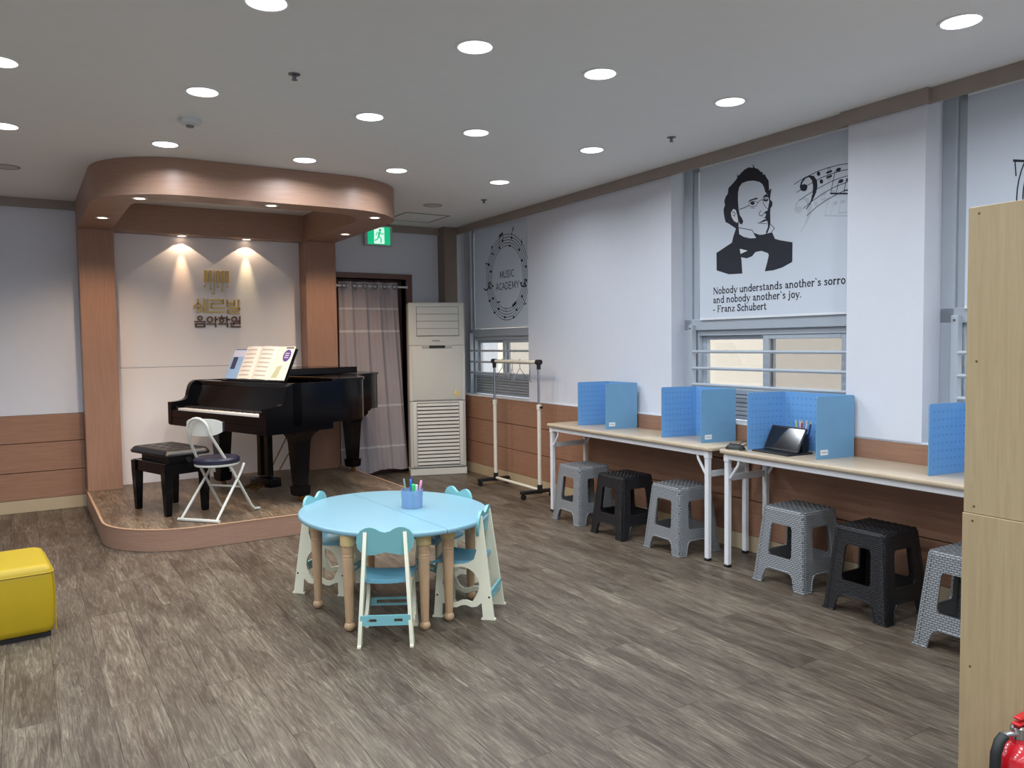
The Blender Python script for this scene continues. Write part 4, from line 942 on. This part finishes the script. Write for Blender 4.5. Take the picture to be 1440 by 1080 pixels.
# -- portrait blind
bl2, fn2 = blind(2.985, 4.255, 1.552, 'white roller blind printed with black portrait of a bespectacled man and quote')
def tr(pts, ox, oy, sc): return [on_right(ox+x/sc, oy+y/sc, VB) for x, y in pts]
def T1(pts): return tr(pts, 1000, 225, 6.35)
def lay(k): return lambda u, z, tt: fn2(u, z, tt+k*.0004)
hair = [(222, 612), (205, 600), (155, 567), (130, 555), (121, 520), (114, 480), (112, 440), (125, 402), (118, 370), (130, 330), (150, 300), (155, 252), (185, 220), (212, 190), (232, 165), (235, 122), (245, 142), (270, 113), (300, 85), (338, 65), (372, 70), (378, 60), (364, 34), (384, 52), (388, 70), (420, 80), (445, 107), (460, 108), (464, 135), (476, 122), (490, 148), (514, 185), (517, 240), (520, 290), (485, 290), (475, 250), (458, 215), (430, 195), (380, 184), (330, 188), (280, 205), (252, 240), (241, 290), (240, 360), (246, 440), (256, 490), (276, 520), (288, 550), (275, 576), (256, 568), (247, 545), (244, 606)]
shade = [(515, 275), (524, 268), (535, 253), (538, 264), (531, 310), (526, 350), (548, 378), (545, 412), (531, 430), (528, 470), (530, 560), (522, 606), (502, 655), (488, 650), (506, 604), (508, 572), (502, 545), (482, 512), (492, 484), (474, 466), (505, 450), (514, 405), (521, 372), (507, 312), (490, 296)]
coat = [(222, 612), (246, 605), (252, 662), (290, 686), (350, 700), (406, 697), (376, 648), (432, 668), (466, 666), (500, 655), (520, 652), (545, 645), (570, 703), (612, 716), (728, 735), (725, 910), (640, 958), (560, 984), (480, 994), (500, 920), (516, 850), (508, 832), (450, 811), (396, 822), (366, 860), (320, 878), (268, 868), (272, 900), (279, 1013), (160, 1021), (50, 986), (48, 830), (186, 738), (200, 680)]
ink = P()
for pl in (hair, shade, coat): ink.plate(T1(pl), [], fn2, 0, .0003)
def IL(pts, w): ink.ribbon(T1(pts), w/6.35*.0024*1.0, fn2, 0, .0003)
PXM = .00235/1.0
def IL(pts, w): ink.ribbon(T1(pts), w*.00058, fn2, 0, .0003)
IL([(244, 604), (300, 614), (368, 627), (406, 697)], 8); IL([(529, 572), (567, 611), (540, 642)], 7)
ink.plate(T1([(328, 382), (345, 357), (380, 344), (410, 335), (418, 350), (380, 357), (350, 368)]), [], fn2, 0, .0003)
IL([(254, 441), (300, 425), (336, 407)], 9); IL([(414, 386), (436, 362), (460, 352)], 7)
IL([(336, 407), (352, 376), (388, 366), (416, 380), (406, 408), (376, 418), (346, 412), (336, 407)], 6); ink.plate(T1(ell(371, 386, 19, 16, 16)), [], fn2, 0, .0003); IL([(350, 428), (392, 430)], 5)
ink.plate(T1([(460, 345), (470, 322), (492, 303), (510, 318), (512, 334), (488, 330)]), [], fn2, 0, .0003); ink.plate(T1(ell(488, 356, 22, 15, 16)), [], fn2, 0, .0003); IL([(460, 352), (470, 395), (492, 424), (514, 445)], 6)
IL([(446, 454), (430, 474), (434, 496), (456, 498), (466, 482), (500, 468)], 8); ink.plate(T1([(424, 562), (452, 546), (474, 532), (496, 528), (504, 540), (480, 548), (450, 558)]), [], fn2, 0, .0003); IL([(420, 563), (450, 566), (500, 570)], 6); IL([(468, 515), (496, 522)], 7)
loc_ = ink.obj('portrait_print', INK, bl2, smooth=0)
lt = P(); lt.plate(T1([(200, 436), (222, 448), (236, 500), (244, 548), (232, 562), (205, 545), (184, 510), (178, 470)]), [], lay(1), 0, .0003); lt.plate(T1([(258, 793), (326, 810), (264, 838)]), [], lay(1), 0, .0003)
lt.plate(T1([(482, 350), (492, 346), (498, 352), (488, 357)]), [], lay(1), 0, .0003)
lt.obj('portrait_light_print', PAPERFILL, bl2, smooth=0)
p = P(); p.ribbon(T1([(190, 470), (205, 462), (218, 480), (208, 505)]), .0045, lay(2), 0, .0003); p.ribbon(T1([(196, 490), (212, 500)]), .004, lay(2), 0, .0003); p.obj('ear_print', INK, bl2, smooth=0)
# quote
K = .0655
for line in ((('Nobody understands another`s sorro', 4.122, 1.082), ('w,', 3.024, None)), (('and nobody another`s joy.', 4.124, .770),), (('- Franz Schubert', 4.124, .485),)):
    q = P(); zq = 1.728 if line[0][0][0] == 'N' else (1.664 if line[0][0][0] == 'a' else 1.600)
    for s_, u_, w_ in line: text(q, SERIF, s_, u_, zq, K, fn2, w_, 1.45)
    q.obj('quote_line_print', INK, bl2, kind='stuff', smooth=0)
# bass clef and stave
def T2(pts, dx=0, dy=0): return tr([(x+dx, y+dy) for x, y in pts], 1110, 210, 7.71)
def clef(p, fn, dx, dy, full=True):
    p.plate(T2([(113, 405), (128, 352), (163, 306), (213, 282), (266, 288), (300, 335), (306, 400), (291, 470), (250, 560), (186, 656), (180, 648), (228, 575), (252, 480), (258, 400), (246, 335), (214, 300), (176, 316), (142, 362), (136, 386), (160, 376), (190, 384), (198, 410), (186, 444), (156, 456), (126, 444)], dx, dy), [], fn, 0, .0003)
    for cx, cy in ((318, 265), (348, 349)): p.plate(T2(ell(cx, cy, 19, 24, 14), dx, dy), [], fn, 0, .0003)
    for x in (423, 443): p.ribbon(T2([(x, 195), (x-3, 330)], dx, dy), .0035, fn, 0, .0003)
    for y in (248, 300): p.ribbon(T2([(408, y+6), (458, y-12)], dx, dy), .012, fn, 0, .0003)
    for cx, cy in ((533, 221), (560, 345), (640, 328)): p.plate(T2([(cx+28*math.cos(a)*1.0, cy+21*math.sin(a)-8*math.cos(a)) for a in [2*PI*i/16 for i in range(16)]], dx, dy), [], fn, 0, .0003)
    for a, b in (((498, 235), (448, 478)), ((532, 360), (508, 480)), ((612, 350), (592, 480))): p.ribbon(T2([a, b], dx, dy), .004, fn, 0, .0003)
    p.plate(T2([(444, 470), (700, 472), (700, 490), (444, 488)], dx, dy), [], fn, 0, .0003); p.plate(T2([(588, 440), (700, 434), (700, 448), (588, 454)], dx, dy), [], fn, 0, .0003)
    if full:
        for ln in ([(55, 380), (120, 336), (200, 292), (300, 243), (400, 206), (550, 166), (640, 155), (690, 152)], [(80, 468), (150, 420), (250, 360), (350, 307), (480, 258), (560, 234), (640, 217), (690, 208)], [(110, 552), (200, 490), (310, 425), (450, 350), (560, 308), (640, 286), (690, 274)], [(150, 642), (250, 560), (380, 470), (500, 405), (600, 366), (690, 336)], [(190, 722), (300, 620), (420, 540), (560, 465), (690, 412)]):
            p.ribbon(T2(ln, dx, dy), .0042, fn, 0, .0003)
p = P(); clef(p, fn2, 0, 0); p.obj('stave_print', INK, bl2, smooth=0)
p = P(); clef(p, lambda u, z, tt: fn2(u, z, tt-.0004), -60, 240, False); p.obj('faint_stave_print', FAINT, bl2, smooth=0)
# -- note-ring blinds
def ring_print(bl, fn, du):
    F = lambda pts: [(u+du, z) for u, z in tr(pts, 670, 310, 7.2)]
    p = P(); uc, zc = 7.030+du, 2.075
    for r in (.438, .409, .380, .351, .322): p.ribbon(ell(uc, zc, r*.985, r, 64), .0062, fn, 0, .0003, True)
    for cx, cy in ((265, 208), (234, 278), (357, 176), (338, 256), (433, 297), (461, 404), (500, 467), (126, 450), (147, 517), (134, 815), (184, 932), (225, 896), (288, 980), (378, 980), (407, 903), (463, 768), (168, 790)):
        p.plate(F(ell(cx, cy, 10, 13, 12)), [], fn, 0, .0003)
    for a, b in (((350, 176), (372, 62)), ((459, 190), (456, 250)), ((96, 432), (100, 505)), ((132, 450), (126, 432)), ((158, 262), (154, 300)), ((300, 880), (300, 930)), ((463, 770), (500, 845)), ((272, 205), (268, 130)), ((230, 270), (234, 150))): p.ribbon(F([a, b]), .006, fn, 0, .0003)
    for pl in ([(228, 152), (266, 115), (268, 142), (230, 178)], [(92, 428), (128, 440), (128, 450), (92, 440)], [(362, 855), (402, 812), (405, 845), (366, 882)], [(206, 824), (242, 818), (242, 830), (206, 836)], [(372, 62), (378, 80), (360, 130), (352, 140), (366, 96)], [(470, 845), (505, 838), (505, 850), (472, 852)], [(150, 325), (180, 340), (178, 350), (152, 340)], [(152, 262), (166, 252), (164, 276), (152, 284)], [(456, 190), (466, 222), (462, 236), (452, 220)]): p.plate(F(pl), [], fn, 0, .0003)
    p.ribbon(F([(78, 690), (92, 706), (112, 700), (135, 660), (148, 640), (140, 625), (122, 640), (124, 675), (140, 690), (152, 676)]), .014, fn, 0, .0003); p.plate(F(ell(166, 662, 9, 11, 12)), [], fn, 0, .0003)
    p.ribbon(F([(450, 655), (470, 668), (490, 640), (512, 605), (492, 598), (482, 630), (505, 662), (482, 670)]), .014, fn, 0, .0003); p.plate(F(ell(452, 635, 10, 12, 12)), [], fn, 0, .0003)
    p.obj('note_ring_print', INK, bl, smooth=0)
    p = P(); text(p, SANS, 'MUSIC', 7.182+du, 2.075, .098, fn, .298, 1.5); text(p, SANS, 'ACADEMY', 7.262+du, 1.955, .098, fn, .475, 1.5); p.obj('lettering_print', INK, bl, smooth=0)
bl1, fn1 = blind(6.47, 7.735, 1.566, 'white roller blind printed MUSIC ACADEMY inside a ring of notes, behind the clothes rack'); ring_print(bl1, fn1, 0)
bl3, fn3 = blind(1.08, 2.335, 1.552, 'white roller blind above the tall wooden cabinet, only part of its note ring showing'); ring_print(bl3, fn3, -5.372)

# ================================================================== CABINET, EXTINGUISHER, OTTOMAN
cb_ = thing('tall_cabinet', 'tall two-part pale wood cabinet at the right edge', 'cabinet', W(1.29, 2.28, 0), -WA)
def unit(z0, z1, dx):
    for a, b, nm in (((dx, dx+.018, -.40, 0, z0, z1), None, 'side_panel'), ((dx+.78, dx+.798, -.40, 0, z0, z1), None, 'side_panel'), ((dx+.018, dx+.78, -.40, 0, z0, z0+.018), None, 'shelf'), ((dx+.018, dx+.78, -.40, 0, z1-.018, z1), None, 'shelf'), ((dx+.018, dx+.78, -.40, 0, (z0+z1)/2-.009, (z0+z1)/2+.009), None, 'shelf'), ((dx+.018, dx+.78, -.012, 0, z0+.018, z1-.018), None, 'back_panel')):
        o = P().box(*a, .0012).obj(nm, CABW, cb_)
        if nm == 'side_panel' and a[0] == dx:
            for y, z in ((-.030, z1-.020), (-.030, z0+.020), (-.030, (z0+z1)/2), (-.37, z1-.020), (-.37, (z0+z1)/2)): P().tube([(dx-.0006, y, z), (dx+.002, y, z)], .0035, 10).obj('screw_cap', M('screw_cap_brown', (92, 70, 44), .5), o)
unit(.0, .893, -.006); unit(.894, 1.768, 0)
fx = thing('fire_extinguisher', 'red fire extinguisher with black hose standing before the tall cabinet', 'fire extinguisher', W(1.065, 2.155, 0), 0); fx.scale = (.95, .95, .82)
P().lathe([(.001, 0), (.064, .002), (.068, .01), (.068, .345), (.062, .38), (.046, .405), (.024, .418), (.021, .43)], n=36).obj('cylinder', RED, fx)
P().lathe([(.020, .43), (.022, .432), (.022, .465), (.015, .47), (.001, .47)], n=20).obj('valve', CHROME, fx)
P().tube([(-.02, 0, .45), (-.05, .01, .452), (-.068, .012, .44)], .011, 12).obj('hose_coupling', CHROME, fx)
P().tube([(-.055, .011, .448), (-.075, .013, .435), (-.092, .014, .40), (-.096, .014, .33), (-.094, .012, .22), (-.088, .01, .12), (-.084, .01, .08)], .014, 12).obj('hose', RUBBER, fx)
P().tube([(-.084, .01, .10), (-.083, .01, .02)], [.014, .02], 12).obj('nozzle', RUBBER, fx)
P().box(-.02, .10, -.012, .012, .472, .482, .003).obj('lever', RED, fx); P().box(-.012, .10, -.011, .011, .490, .499, .003).obj('handle', RED, fx)
P().tube([(.012, .0, .478), (.03, .0, .478)], .003, 6).obj('safety_pin', CHROME, fx)
lb = P(); n = 20
lb.add([(.0686*math.cos(a), .0686*math.sin(a), z) for z in (.12, .28) for a in [-PI*.95+.9*i/n for i in range(n+1)]], [(i, i+1, i+n+2, i+n+1) for i in range(n)]); lb.obj('label_sheet', M('label_cream', (226, 222, 206), .5), fx)

ot = thing('ottoman', 'yellow leatherette cube ottoman at the left edge of the floor', 'ottoman', (-.17, 4.62, 0), math.radians(4))
def oring(z, k, n=5): return [(x, y, z) for x, y in rrect(-.26+k, .26-k, -.245+k, .245-k, .035, n)]
P().loft([oring(.025, .022), oring(.03, .012), oring(.06, .006), oring(.18, .000), oring(.29, .004), oring(.325, .008), oring(.345, .018), oring(.354, .035), oring(.356, .06)]).obj('body', YEL, ot, smooth=60)
P().box(-.235, .235, -.22, .22, 0, .026, .003).obj('base', BLACKM, ot)
P().tube(oring(.318, .004), .0028, 6, True).obj('top_seam', YEL, ot)
for sx, sy in ((1, -1), (1, 1)): P().tube([(sx*.2565, sy*.224, .03), (sx*.259, sy*.229, .18), (sx*.254, sy*.222, .318)], .0025, 6).obj('side_seam', YEL, ot)
# small hooks on the reveal by the air conditioner
for k, (z, lab) in enumerate(((1.30, 'upper small white hook on the wall beside the air conditioner'), (1.10, 'lower small white hook on the wall beside the air conditioner'))):
    h = thing('wall_hook', lab, 'hook', (4.20, YB, z), 0, 'wall hooks')
    P().box(-.012, .012, -.006, 0, -.03, .03, .002).obj('plate', WHITEM, h); P().tube([(0, -.004, .01), (0, -.02, 0), (0, -.028, .012)], .004, 8).obj('hook', METG, h)
